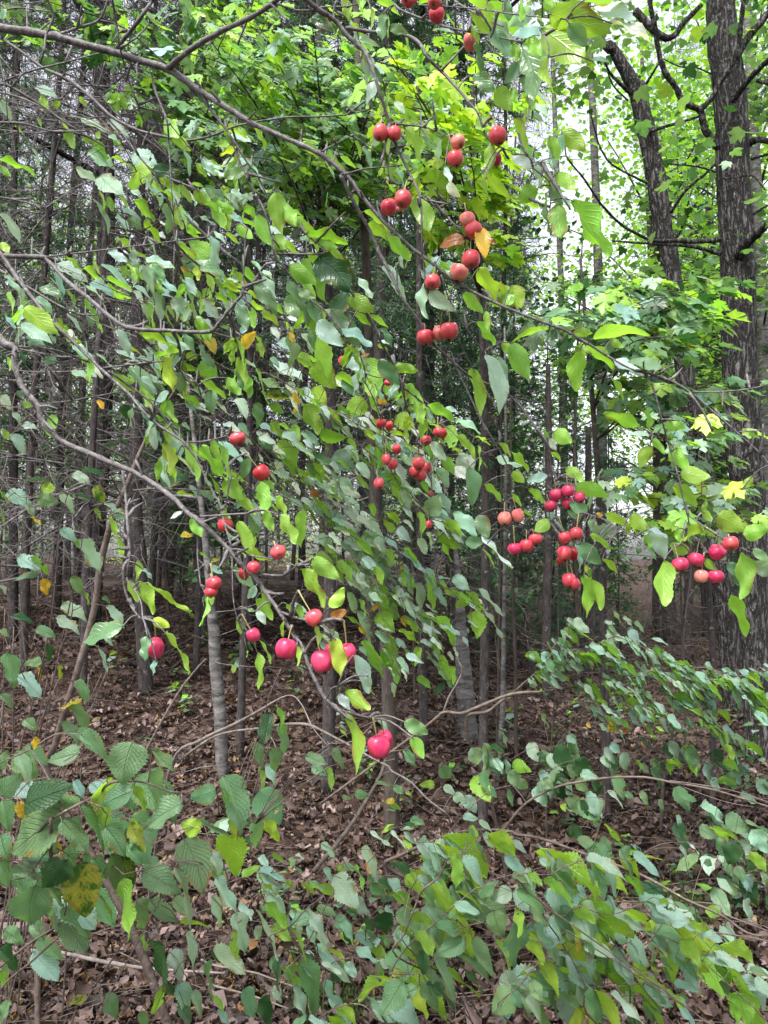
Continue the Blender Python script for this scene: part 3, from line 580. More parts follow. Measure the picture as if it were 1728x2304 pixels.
# leaves: base x y, tip x y, apparent width / length, colour
LV_A = {  # crabapple leaves
'A': "0 650 75 780 .5 b;985 1100 1165 1115 .5 d;1190 965 1260 1120 .2 b;1265 1060 1340 1145 .4 g;1330 1070 1390 1110 .8 g;1370 1110 1420 1130 .6 w;1450 1150 1620 1115 .5 m;1495 1230 1585 1290 .35 b;1370 1290 1480 1340 .6 m;1370 1330 1460 1480 .45 g;1245 1190 1320 1200 .3 g;1285 1400 1390 1450 .2 b;1380 1500 1470 1570 .3 b;1460 1510 1560 1570 .3 g;1525 1460 1659 1540 .5 g;0 1380 150 1570 .25 b;0 1570 60 1640 .6 g;95 810 165 870 .3 g;210 960 285 1060 .2 b;0 1040 245 1110 .25 g;0 1080 75 1145 .5 g;0 120 40 60 .6 b",
'B': "560 -20 610 140 .45 g;740 50 775 200 .25 g;355 110 500 200 .5 d;830 80 820 270 .3 m;850 100 865 250 .2 g;870 170 980 210 .5 m;780 0 950 80 .35 g;660 -20 690 80 .4 g;1225 1080 1262 1190 .35 w;1240 1190 1310 1265 .6 w;1495 1080 1475 1300 .2 g;1525 935 1510 1100 .55 g;1490 1150 1640 1295 .38 g;960 830 1090 1040 .33 g;1030 1280 1130 1515 .55 g;940 990 1020 1050 .3 b;1460 740 1480 880 .6 g;1415 290 1480 500 .28 m;1410 480 1550 600 .5 m;1560 560 1659 720 .7 g;1690 400 1610 540 .6 m;1200 900 1190 1060 .25 m;1450 1475 1490 1659 .5 y;1370 1545 1180 1575 .42 o;1480 1545 1565 1580 .5 o;1385 170 1380 310 .35 y;1395 170 1440 300 .3 g;130 1240 160 1500 .58 g;120 1520 200 1620 .8 g;330 1510 570 1570 .28 g;0 1390 100 1590 .5 g;480 1620 570 1680 .5 g;850 1540 1010 1680 .38 g;700 1370 880 1480 .3 g;1610 0 1659 150 .5 m;1500 20 1560 110 .4 g;1050 20 1140 -20 .4 g",
'C': "140 70 -20 160 .6 b;240 90 610 170 .5 g;470 0 800 10 .35 g;530 40 800 140 .33 w;640 150 950 205 .18 w;190 185 505 430 .55 g;370 150 480 300 .65 m;185 195 0 225 .32 b;60 295 140 640 .58 m;110 240 195 370 .6 g;235 360 225 620 .24 g;0 570 30 670 .5 g;5 770 160 975 .3 g;330 870 280 1110 .42 m;240 880 300 1040 .5 g;320 850 480 980 .6 g;135 1080 -10 1010 .5 w;165 1220 40 1290 .8 g;290 1120 420 1240 .55 g;245 1200 325 1330 .5 m;300 1320 295 1580 .5 g;390 1300 640 1659 .36 g;225 1250 225 1530 .14 m;515 395 650 380 .25 b;190 600 270 700 .2 w;200 0 290 60 .6 g;70 140 60 0 .4 g;0 280 40 400 .6 g",
'D': "1540 310 1600 480 .5 m;1620 330 1650 470 .5 g;1560 500 1610 440 .6 b;1575 600 1655 490 .6 y;165 520 300 580 .3 b;310 450 370 560 .35 b;100 470 30 380 .3 b;80 450 150 330 .3 g;155 330 310 500 .42 g;130 440 345 550 .3 b;1155 750 1220 880 .5 m;1370 870 1375 1020 .6 m;1185 1210 1330 1450 .36 g;1300 1230 1450 1470 .3 g;1620 1310 1565 1450 .5 m;1450 1450 1580 1580 .7 g;40 240 120 390 .28 g;1460 790 1570 900 .5 g;40 650 80 740 .3 g;120 620 180 690 .3 d;1550 1570 1659 1659 .5 g",
'E': "410 10 600 215 .8 d;210 60 380 175 .55 g;290 30 470 310 .25 g;35 120 135 270 .33 b;0 180 130 340 .5 m;205 150 335 340 .36 m;180 280 370 390 .6 m;600 260 765 350 .6 g;640 370 745 450 .4 g;660 140 740 280 .3 w;30 370 160 440 .35 g;200 500 255 700 .3 m;420 360 640 490 .25 m;320 450 470 490 .4 m;222 490 250 565 .5 y;590 625 705 750 .7 b;680 650 735 630 .5 o;900 715 1050 740 .5 g;1385 730 1500 1030 .3 g;1490 640 1659 960 .24 b;1570 650 1650 830 .3 b;1340 240 1480 360 .45 g;1480 360 1525 480 .4 g;1595 190 1659 340 .75 g;1430 430 1560 570 .4 g;1440 80 1615 370 .3 g;1130 220 1270 340 .55 b;1200 0 1100 160 .3 b;1085 180 1040 370 .25 b;1600 550 1659 640 .6 g;1380 1370 1430 1600 .45 m;1300 1170 1460 1300 .28 g;1570 1210 1659 1290 .3 g;1440 1230 1470 1390 .15 g;20 1460 80 1680 .45 g;120 1560 230 1680 .45 g;1115 1680 1190 1550 .9 m;1480 1480 1600 1570 .35 g;1140 1200 1230 1330 .45 b;1290 1070 1460 1110 .3 b;1225 990 1325 990 .4 b;1110 965 1290 1050 .35 g",
'F': "0 190 60 340 .9 g;0 560 105 790 .55 g;240 475 0 490 .17 g;390 490 520 500 .5 g;520 540 870 430 .3 g;640 545 720 590 .6 g;270 450 400 430 .15 b;440 610 415 880 .45 g;475 580 665 720 .32 g;655 680 860 780 .33 w;970 720 760 670 .42 m;815 1110 610 985 .42 g;890 1130 865 985 .24 g;985 1090 1118 1110 .6 g;890 1165 765 1130 .28 b;895 1230 830 1375 .62 g;905 1190 1000 1270 .45 g;1025 1220 1150 1390 .5 g;1090 1270 1030 1390 .35 m;1090 1400 1285 1430 .65 g;1050 1490 1195 1600 .45 g;265 1140 390 1210 .8 g;200 1120 240 1210 .25 g;245 1180 285 1260 .5 w;250 1270 320 1310 .35 g;0 1270 120 1370 .3 g;350 1370 470 1460 .55 g;230 1425 95 1450 .45 b;0 1400 80 1470 .7 g;410 1490 625 1560 .5 g;110 1510 230 1590 .4 g;0 1540 70 1610 .3 g;490 1659 370 1600 .7 m;1500 1500 1560 1420 .6 g;640 790 730 930 .25 g;1240 1659 1260 1580 .5 g",
'G': "895 310 900 440 .4 g;910 450 1010 650 .42 g;950 460 1220 670 .13 g;705 30 815 300 .10 g;820 440 880 590 .25 g;985 700 1105 745 .6 l;800 735 505 810 .38 m;955 800 930 965 .38 m;1070 780 1270 1010 .13 g;1010 960 980 1060 .4 b;1335 550 1350 740 .2 g;1370 540 1370 605 .7 g;1375 310 1410 310 .8 y;1360 350 1445 400 .5 b;1290 265 1370 300 .3 g;925 370 1000 425 .25 b;1180 0 1100 40 .4 b;1240 40 1310 160 .6 g;1420 0 1500 40 .5 g;1540 60 1640 270 .4 g;1600 890 1605 940 .2 g;1545 690 1560 790 .5 g;1600 630 1655 640 .5 m;1370 470 1360 545 .2 l;1580 380 1580 480 .15 m;1659 480 1610 560 .6 b",
'H': "150 20 265 210 .34 g;310 -20 290 230 .32 g;60 -10 110 130 .5 g;365 300 540 430 .55 g;290 370 470 610 .38 g;480 620 570 490 .6 l;480 690 590 640 .6 o;510 820 560 1070 .48 l;575 1160 755 1270 .45 g;530 1180 610 1285 .5 w;585 1310 750 1640 .22 g;960 1360 1120 1440 .6 m;1010 1460 1080 1590 .6 g;630 930 700 1180 .25 b;720 1060 740 1150 .6 b;180 700 175 810 .2 g;10 910 20 1150 .28 g;0 560 120 680 .4 g;265 860 310 980 .3 g;20 480 110 640 .25 g;20 830 120 970 .12 g;700 1100 750 1195 .2 g;1440 20 1500 165 .7 m;1355 190 1475 200 .75 m;1280 0 1440 150 .42 b;1230 50 1335 160 .5 g;1460 150 1659 370 .17 w;1470 240 1560 350 .15 g;0 640 70 730 .5 w;380 740 430 860 .3 g;190 590 230 660 .3 g;270 600 300 690 .5 g",
'I': "240 50 145 130 .75 g;225 0 335 110 .28 b;360 -20 480 50 .6 m;505 45 545 140 .6 m;505 150 640 250 .33 g;440 200 580 340 .6 m;585 305 690 385 .25 g;415 210 455 370 .25 b;470 340 520 430 .35 s;465 410 545 650 .24 g;500 430 590 630 .35 g;600 15 770 90 .35 g;545 10 600 18 .5 y;770 10 880 130 .6 g;890 125 990 300 .6 b;880 115 1020 135 .2 w;1250 110 1035 130 .45 g;1070 110 1090 200 .6 g;1150 260 1010 200 .6 g;985 310 1040 615 .42 g;1250 310 1320 370 .6 g;1400 30 1420 140 .6 m;1330 20 1490 120 .8 g;1500 150 1659 110 .65 g;1400 330 1530 480 .45 m;1490 260 1540 540 .42 g;1560 330 1680 410 .6 b;1425 530 1530 800 .3 g;870 230 940 310 .4 m;1240 -10 1300 60 .6 g;1560 240 1659 330 .5 m;850 150 920 250 .3 g;130 30 60 -10 .3 g"}
LV_M = {  # leaves of the hazel reaching through the middle
'A': "235 565 370 635 .3 b;290 720 270 610 .6 g;345 690 390 655 .8 g;510 640 575 690 .35 g;240 770 285 830 .3 g;400 800 480 850 .3 g;500 760 700 860 .2 b;700 785 850 870 .4 b;705 875 775 915 .4 b;410 860 520 950 .5 g;540 880 590 930 .8 g;615 860 660 905 .7 g;590 930 720 1010 .3 g;570 980 750 1085 .35 b;720 1020 860 1060 .2 g;850 1000 1020 1070 .6 b;860 1080 1040 1200 .7 g;850 1230 900 1110 .6 g;490 1085 640 1195 .35 b;650 1140 800 1290 .55 b;950 1150 990 1250 .4 w;600 1290 750 1470 .15 b;690 1280 740 1370 .4 g;870 1300 1020 1420 .4 g;1090 1330 1090 1510 .5 m;1135 1340 1225 1390 .4 g;780 1350 920 1410 .2 b;830 1410 920 1500 .6 m;930 1430 1070 1580 .3 l;1130 1350 1240 1450 .3 b;1210 1480 1290 1540 .5 g;1370 1659 1220 1560 .7 g;760 1570 1000 1650 .25 g;640 1240 740 1370 .2 g;1060 1240 1190 1320 .4 g;820 1490 760 1380 .3 b",
'D': "345 55 570 140 .3 b;540 80 700 190 .3 g;665 50 850 200 .25 b;690 150 870 220 .25 g;580 175 750 245 .45 b;825 60 1000 180 .25 g;930 60 1035 180 .4 b;940 50 1075 130 .8 g;980 185 1130 270 .4 b;1105 290 1290 370 .6 b;870 190 980 270 .3 b;1170 130 1345 255 .5 g;1185 0 1265 120 .6 m;1170 70 1240 150 .5 y;1280 0 1350 100 .6 g;1340 60 1390 240 .4 g;1390 50 1450 220 .3 b;1280 290 1430 410 .4 b;1390 260 1500 310 .35 g;360 205 385 290 .4 g;430 220 510 360 .22 g;235 265 360 365 .4 b;320 140 400 210 .15 b;440 370 530 500 .22 b;945 290 1060 540 .16 g;1020 320 1150 460 .13 g;1340 520 1400 630 .5 y;1080 560 1150 690 .6 g;1205 660 1285 640 .6 g;1165 690 1270 750 .5 g;1400 710 1260 760 .9 g;750 610 900 680 .25 b;890 660 1000 700 .4 b;830 760 1110 900 .22 m;880 780 1080 810 .28 b;810 810 890 800 .7 g;1020 870 1090 900 .4 y;1070 710 1130 750 .3 b;1200 790 1300 890 .25 g;1200 950 1300 1035 .35 b;640 930 660 1000 .5 y;800 960 830 1060 .75 d;700 1210 755 1220 .9 d;780 1180 830 1220 .8 d;1040 1440 1225 1420 .6 d;1140 1540 1260 1570 .35 g;530 1395 690 1410 .3 d;460 740 600 800 .3 b;1230 1480 1290 1580 .3 b;1380 1590 1300 1500 .3 m;1080 1180 1110 1240 .3 b;1310 640 1400 720 .5 m",
'E': "500 370 600 210 .65 d;360 520 520 760 .36 g;265 650 375 720 .6 g;370 690 520 860 .7 g;520 770 660 840 .5 g;700 660 800 920 .6 g;560 800 670 910 .6 m;700 920 580 1060 .75 g;830 840 930 910 .7 g;1000 880 1090 960 .7 g;370 850 460 950 .7 l;60 900 230 890 .45 s;250 880 265 1020 .38 y;790 930 850 960 .8 y;410 1170 585 1170 .5 g;910 1030 1030 1120 .8 g;510 1270 640 1390 .8 b;655 1340 745 1440 .45 b;770 1240 825 1410 .3 g;800 1400 880 1500 .8 b;1070 1000 1190 1060 .5 m;1220 1110 1320 1250 .5 g;1310 1290 1400 1390 .7 w;1200 1310 1290 1410 .6 g;1115 1250 1170 1350 .4 b;1110 1410 1180 1530 .4 w;1170 1380 1250 1500 .5 b;905 1340 990 1470 .3 w;960 1240 1000 1300 .6 b;920 1530 1010 1640 .5 b;870 1480 950 1659 .25 g;1070 1460 1130 1530 .5 g;380 1290 500 1360 .4 m;180 1140 380 1310 .3 b;20 1150 105 1260 .6 m;140 1200 290 1380 .35 g;20 1100 150 1150 .3 b;90 960 180 1020 .6 g;310 960 420 1150 .5 g;0 950 40 1100 .5 m;520 1440 640 1500 .4 b;350 1510 420 1560 .6 o;600 1570 690 1640 .3 b;330 1590 400 1659 .6 w;730 920 830 1030 .4 g;560 1110 640 1180 .5 b;20 800 240 870 .25 m;0 570 60 660 .5 g;340 1340 370 1440 .5 m;700 1020 780 1060 .3 w;980 940 900 960 .7 m;460 1000 560 1110 .4 m",
'H': "470 270 600 340 .5 m;390 0 470 60 .4 b;480 0 600 70 .5 b;380 160 500 220 .5 b;690 140 820 180 .4 b;500 40 640 150 .4 b;540 200 690 240 .4 b;630 270 770 330 .4 b;620 380 740 500 .75 b;680 480 800 580 .5 b;800 260 890 380 .6 b;830 170 930 240 .3 b;920 100 1010 180 .6 b;1055 0 1080 180 .35 g;1050 170 1085 280 .4 b;1110 130 1160 240 .3 w;1170 120 1285 315 .22 g;960 230 1060 330 .3 g;950 260 1100 420 .22 b;920 410 1040 480 .6 g;980 400 1050 540 .45 b;1110 450 1200 600 .33 g;1030 460 1130 620 .3 b;820 560 920 690 .6 g;790 650 900 780 .7 g;590 520 650 660 .28 b;650 640 800 830 .28 b;670 870 750 980 .35 b;700 830 800 1090 .28 g;800 900 940 1090 .33 g;860 590 950 670 .4 b;950 560 1040 640 .4 b;1040 650 1170 760 .4 m;1090 740 1160 800 .6 b;1130 760 1220 890 .15 b;1035 870 1050 1000 .45 g;970 690 1110 760 .2 b;1165 670 1300 850 .28 g;930 760 1050 860 .3 g;1100 900 1190 1020 .1 b;1275 420 1390 500 .6 b;1440 500 1600 670 .18 b;1290 600 1380 600 .6 g;1420 640 1440 815 .6 g;1480 640 1630 810 .13 b;1380 520 1470 640 .45 g;1180 425 1260 435 .3 b;800 600 730 640 .5 y;930 370 985 350 .6 y;670 740 720 810 .5 y;940 680 980 740 .5 y;1185 1020 1250 1090 .5 m;1220 1110 1170 1195 .5 d;1240 1090 1285 1140 .5 m;450 30 540 130 .5 g;560 100 680 120 .4 b;620 60 780 20 .3 m;700 250 840 190 .3 b;560 360 640 420 .4 b;800 400 890 420 .6 m;890 130 840 40 .5 g"}
LV_F = {  # the big-leaved hazel in the lower left
'G': "0 1660 60 1540 .5 m;220 1460 240 1540 .5 y;520 1560 290 1600 .55 m;520 1440 740 1620 .35 m;990 1540 1110 1700 .38 m",
'H': "90 1300 60 1520 .5 d;150 1380 220 1590 .33 m;90 1540 170 1680 .5 m;130 1250 190 1430 .22 g;320 1580 460 1650 .5 m;480 1550 600 1650 .4 m;610 1510 680 1659 .18 b;955 1540 1050 1640 .5 m;780 1350 890 1400 .3 b;-20 1500 70 1659 .4 m",
'J': "0 180 135 40 .75 m;20 210 60 420 .55 m;160 240 440 90 .45 d;515 240 280 225 .33 m;410 290 60 540 .55 m;400 340 570 550 .48 m;520 260 710 540 .28 m;860 150 640 230 .6 m;690 80 620 350 .42 g;970 20 1070 330 .33 m;870 110 950 270 .3 g;860 -170 790 110 .95 m;480 -240 720 -60 .35 m;1400 140 1215 190 .75 m;1450 50 1620 420 .42 m;1440 130 1500 270 .28 g;1180 230 920 390 .45 m;840 340 930 550 .45 s;680 380 840 520 .55 m;1190 460 1290 810 .62 m;1470 430 1530 700 .62 l;1300 400 1170 360 .9 l;1250 320 1490 480 .18 m;1490 330 1540 470 .45 l;920 670 1170 820 .6 m;1130 640 1320 980 .18 b;720 560 790 800 .5 m;600 580 700 720 .6 m;790 720 880 1090 .28 g;880 860 980 1040 .5 m;790 570 900 850 .38 s;430 590 300 760 .75 d;230 760 190 1040 .88 m;540 610 560 995 .68 s;410 900 600 1080 .5 m;650 830 740 1010 .22 g;210 1000 290 1120 .65 m;20 1050 150 1140 .6 m;0 1170 150 1310 .5 d;-10 1330 40 1420 .7 g;150 580 330 640 .4 m;100 620 230 740 .5 m;0 430 50 600 .7 m;0 600 40 780 .5 m;120 220 150 330 .6 y;360 480 430 560 .3 y;970 860 1160 1000 .5 m;1120 850 1240 960 .5 m;1170 1010 1360 1000 .22 g;1370 830 1460 1020 .38 b;1400 710 1560 940 .33 b;1390 660 1480 800 .3 g;1370 560 1460 700 .5 b;1520 940 1600 1210 .42 b;1540 1050 1530 1240 .5 g;1380 1180 1585 1350 .3 b;1370 1180 1440 1260 .5 d;1210 1060 1290 1290 .28 b;1060 1140 970 1520 .36 d;1100 1190 1220 1370 .55 b;1160 1390 1240 1640 .5 b;1250 1440 1320 1620 .4 b;1320 1270 1400 1500 .28 m;1380 1480 1450 1590 .3 g;1400 1580 1500 1680 .3 b;1000 1590 1080 1430 .22 g;670 1480 790 1600 .55 m;900 1590 950 1680 .5 m;1580 1430 1670 1620 .5 m;560 1500 440 1510 .5 s;910 1080 960 1200 .28 g;480 380 560 450 .5 m;300 480 380 560 .5 b;330 760 400 900 .5 m;480 80 560 180 .4 b;850 420 700 480 .4 d;1230 1659 1150 1500 .4 m;60 1500 0 1659 .5 m"}
LV_K = {
'K': "20 140 170 370 .75 m;60 340 150 480 .5 l;460 -10 515 140 .3 g;360 -10 460 40 .6 m;60 -20 130 120 .5 b;20 0 60 130 .3 g;-10 340 20 530 .6 m;770 95 890 120 .25 m;890 120 960 170 .6 m;1160 110 1065 100 .6 g;900 215 835 215 .6 y;870 240 940 270 .5 g;420 490 520 580 .3 b;740 410 870 530 .18 w;870 415 1000 530 .2 w;680 530 830 710 .33 b;500 700 640 900 .62 b;505 820 350 720 .42 g;640 630 735 790 .18 g;560 640 650 650 .6 m;720 700 780 740 .6 m;790 730 920 800 .45 d;1000 670 870 610 .45 d;830 930 840 1070 .8 d;510 980 630 1030 .7 m;700 990 780 1050 .5 d;370 950 210 1010 .6 m;350 960 510 1150 .42 b;640 1070 770 1150 .5 b;70 870 205 1030 .35 g;0 920 170 1230 .15 b;240 1040 350 1250 .22 g;390 1080 490 1200 .3 w;480 1180 630 1280 .25 l;160 1230 100 1450 .33 d;275 1250 460 1550 .38 m;255 1440 340 1680 .5 d;470 1490 655 1680 .28 b;430 1270 640 1370 .25 b;580 1260 645 1360 .6 b;640 1170 780 1270 .4 b;710 1150 880 1220 .4 g;780 1260 810 1350 .5 b;840 1210 1060 1380 .42 m;1080 1180 1080 1350 .6 d;1000 1100 1065 1240 .5 m;1035 1060 1150 1220 .33 g;1360 1120 1165 1190 .6 m;1240 960 1440 970 .22 m;1160 1020 1370 1060 .42 m;1015 950 1155 1000 .38 g;1290 585 1310 770 .42 g;1300 580 1230 550 .6 g;1180 720 1290 860 .22 g;985 650 1060 770 .28 g;1040 710 1130 750 .4 b;930 800 1000 880 .4 g;1080 790 1180 900 .45 m;1450 840 1570 720 .42 m;1659 800 1515 850 .7 b;1540 920 1600 1110 .75 m;1290 800 1480 850 .18 g;1280 880 1450 940 .35 b;1400 1100 1550 1350 .38 m;1060 1410 1190 1550 .5 m;1100 1400 1310 1520 .28 d;1160 1540 1240 1680 .28 g;950 1380 820 1590 .75 m;870 1360 660 1430 .3 g;1050 1430 920 1490 .6 m;740 1520 870 1680 .25 b;1659 1440 1530 1600 .8 m;870 1340 980 1330 .5 s;1210 120 1300 170 .5 b;1280 170 1370 230 .7 b;1350 180 1430 290 .7 b;1380 380 1450 440 .6 g;1440 340 1560 420 .4 b;1470 430 1560 520 .5 b;1340 310 1440 340 .5 b;1570 410 1659 470 .5 b;1290 450 1380 530 .3 d;640 160 730 180 .7 m;555 190 620 200 .4 m;100 560 190 600 .3 g;20 570 80 640 .6 b;30 640 190 740 .28 b;10 680 150 800 .25 b;130 850 200 940 .4 b;1000 330 1100 370 .5 m;1600 1480 1640 1659 .4 b;20 1500 120 1659 .6 d;340 1620 500 1690 .35 b;230 1700 330 1600 .4 m;560 1060 640 1130 .5 d;840 1090 860 1170 .6 m;620 900 650 950 .5 g;560 900 500 880 .4 b;420 1260 560 1350 .22 w;200 730 240 790 .5 g;300 750 380 820 .3 g"}
LV_L = {
'L': "30 790 240 890 .48 m;240 650 470 780 .42 m;430 640 530 890 .3 l;220 710 300 800 .55 g;250 740 410 890 .28 g;480 590 760 680 .28 b;690 580 830 660 .3 l;780 550 965 700 .28 b;600 690 740 850 .28 b;970 770 790 800 .6 d;870 890 1015 1030 .22 b;655 950 900 1060 .33 b;735 920 900 1030 .32 l;525 890 720 1140 .4 b;430 920 540 980 .5 g;370 980 520 1130 .42 b;110 910 240 1020 .33 m;240 990 370 1130 .28 b;350 1060 420 1140 .6 m;20 910 80 1080 .38 g;90 1060 210 1270 .5 l;20 990 30 1310 .5 m;130 1030 250 1150 .33 b;520 1060 590 1210 .48 g;415 1100 440 1210 .4 y;760 1130 880 1270 .22 b;700 1260 790 1360 .4 b;570 1210 640 1300 .5 m;1060 1230 1200 1380 .22 m;1150 1260 1280 1360 .18 m;960 1240 1050 1310 .4 m;950 1160 1020 1240 .28 b;1110 1110 1210 1250 .65 g;1430 1300 1560 1470 .18 g;1540 1310 1680 1330 .5 m;1380 1020 1480 1120 .28 b;1080 520 1185 620 .28 b;1135 480 1225 545 .15 w;1050 880 1175 940 .28 m;960 850 1015 890 .6 l;1440 480 1400 640 .7 d;1250 600 1300 640 .8 m;570 470 680 550 .5 m;600 360 720 500 .18 g;440 380 360 460 .8 d;560 190 580 330 .55 b;615 150 740 240 .28 b;440 210 500 310 .5 d;200 70 270 140 .8 m;40 80 110 140 .7 m;820 160 910 230 .5 m;730 160 790 200 .6 m;160 1250 330 1390 .25 l;310 1290 380 1330 .4 l;110 1380 200 1520 .55 m;90 1480 240 1680 .45 b;230 1430 330 1600 .4 m;470 1470 610 1650 .48 m;540 1440 770 1680 .25 l;640 1450 850 1680 .22 b;410 1340 600 1420 .28 b;420 1290 500 1330 .4 g;620 1320 740 1440 .28 g;330 1400 470 1600 .13 l;850 1520 1030 1680 .17 g;900 1420 1000 1530 .38 m;1000 1440 1140 1560 .22 g;1060 1500 1200 1659 .32 b;0 1450 70 1560 .6 m;900 1270 960 1340 .5 s;100 690 210 740 .5 g;0 690 120 750 .4 m;160 490 240 590 .3 b;180 580 250 640 .6 b;1000 920 1110 1030 .5 m;1120 1000 1200 1080 .4 m;1200 1080 1330 1200 .2 m;890 1060 960 1140 .4 b;480 1130 580 1300 .22 m;0 470 90 560 .4 b;1300 380 1400 470 .3 g;1100 1330 1220 1450 .2 b;200 1270 260 1370 .4 b;300 1200 400 1260 .25 b;560 380 520 340 .7 m;1360 1110 1240 1080 .4 b"}
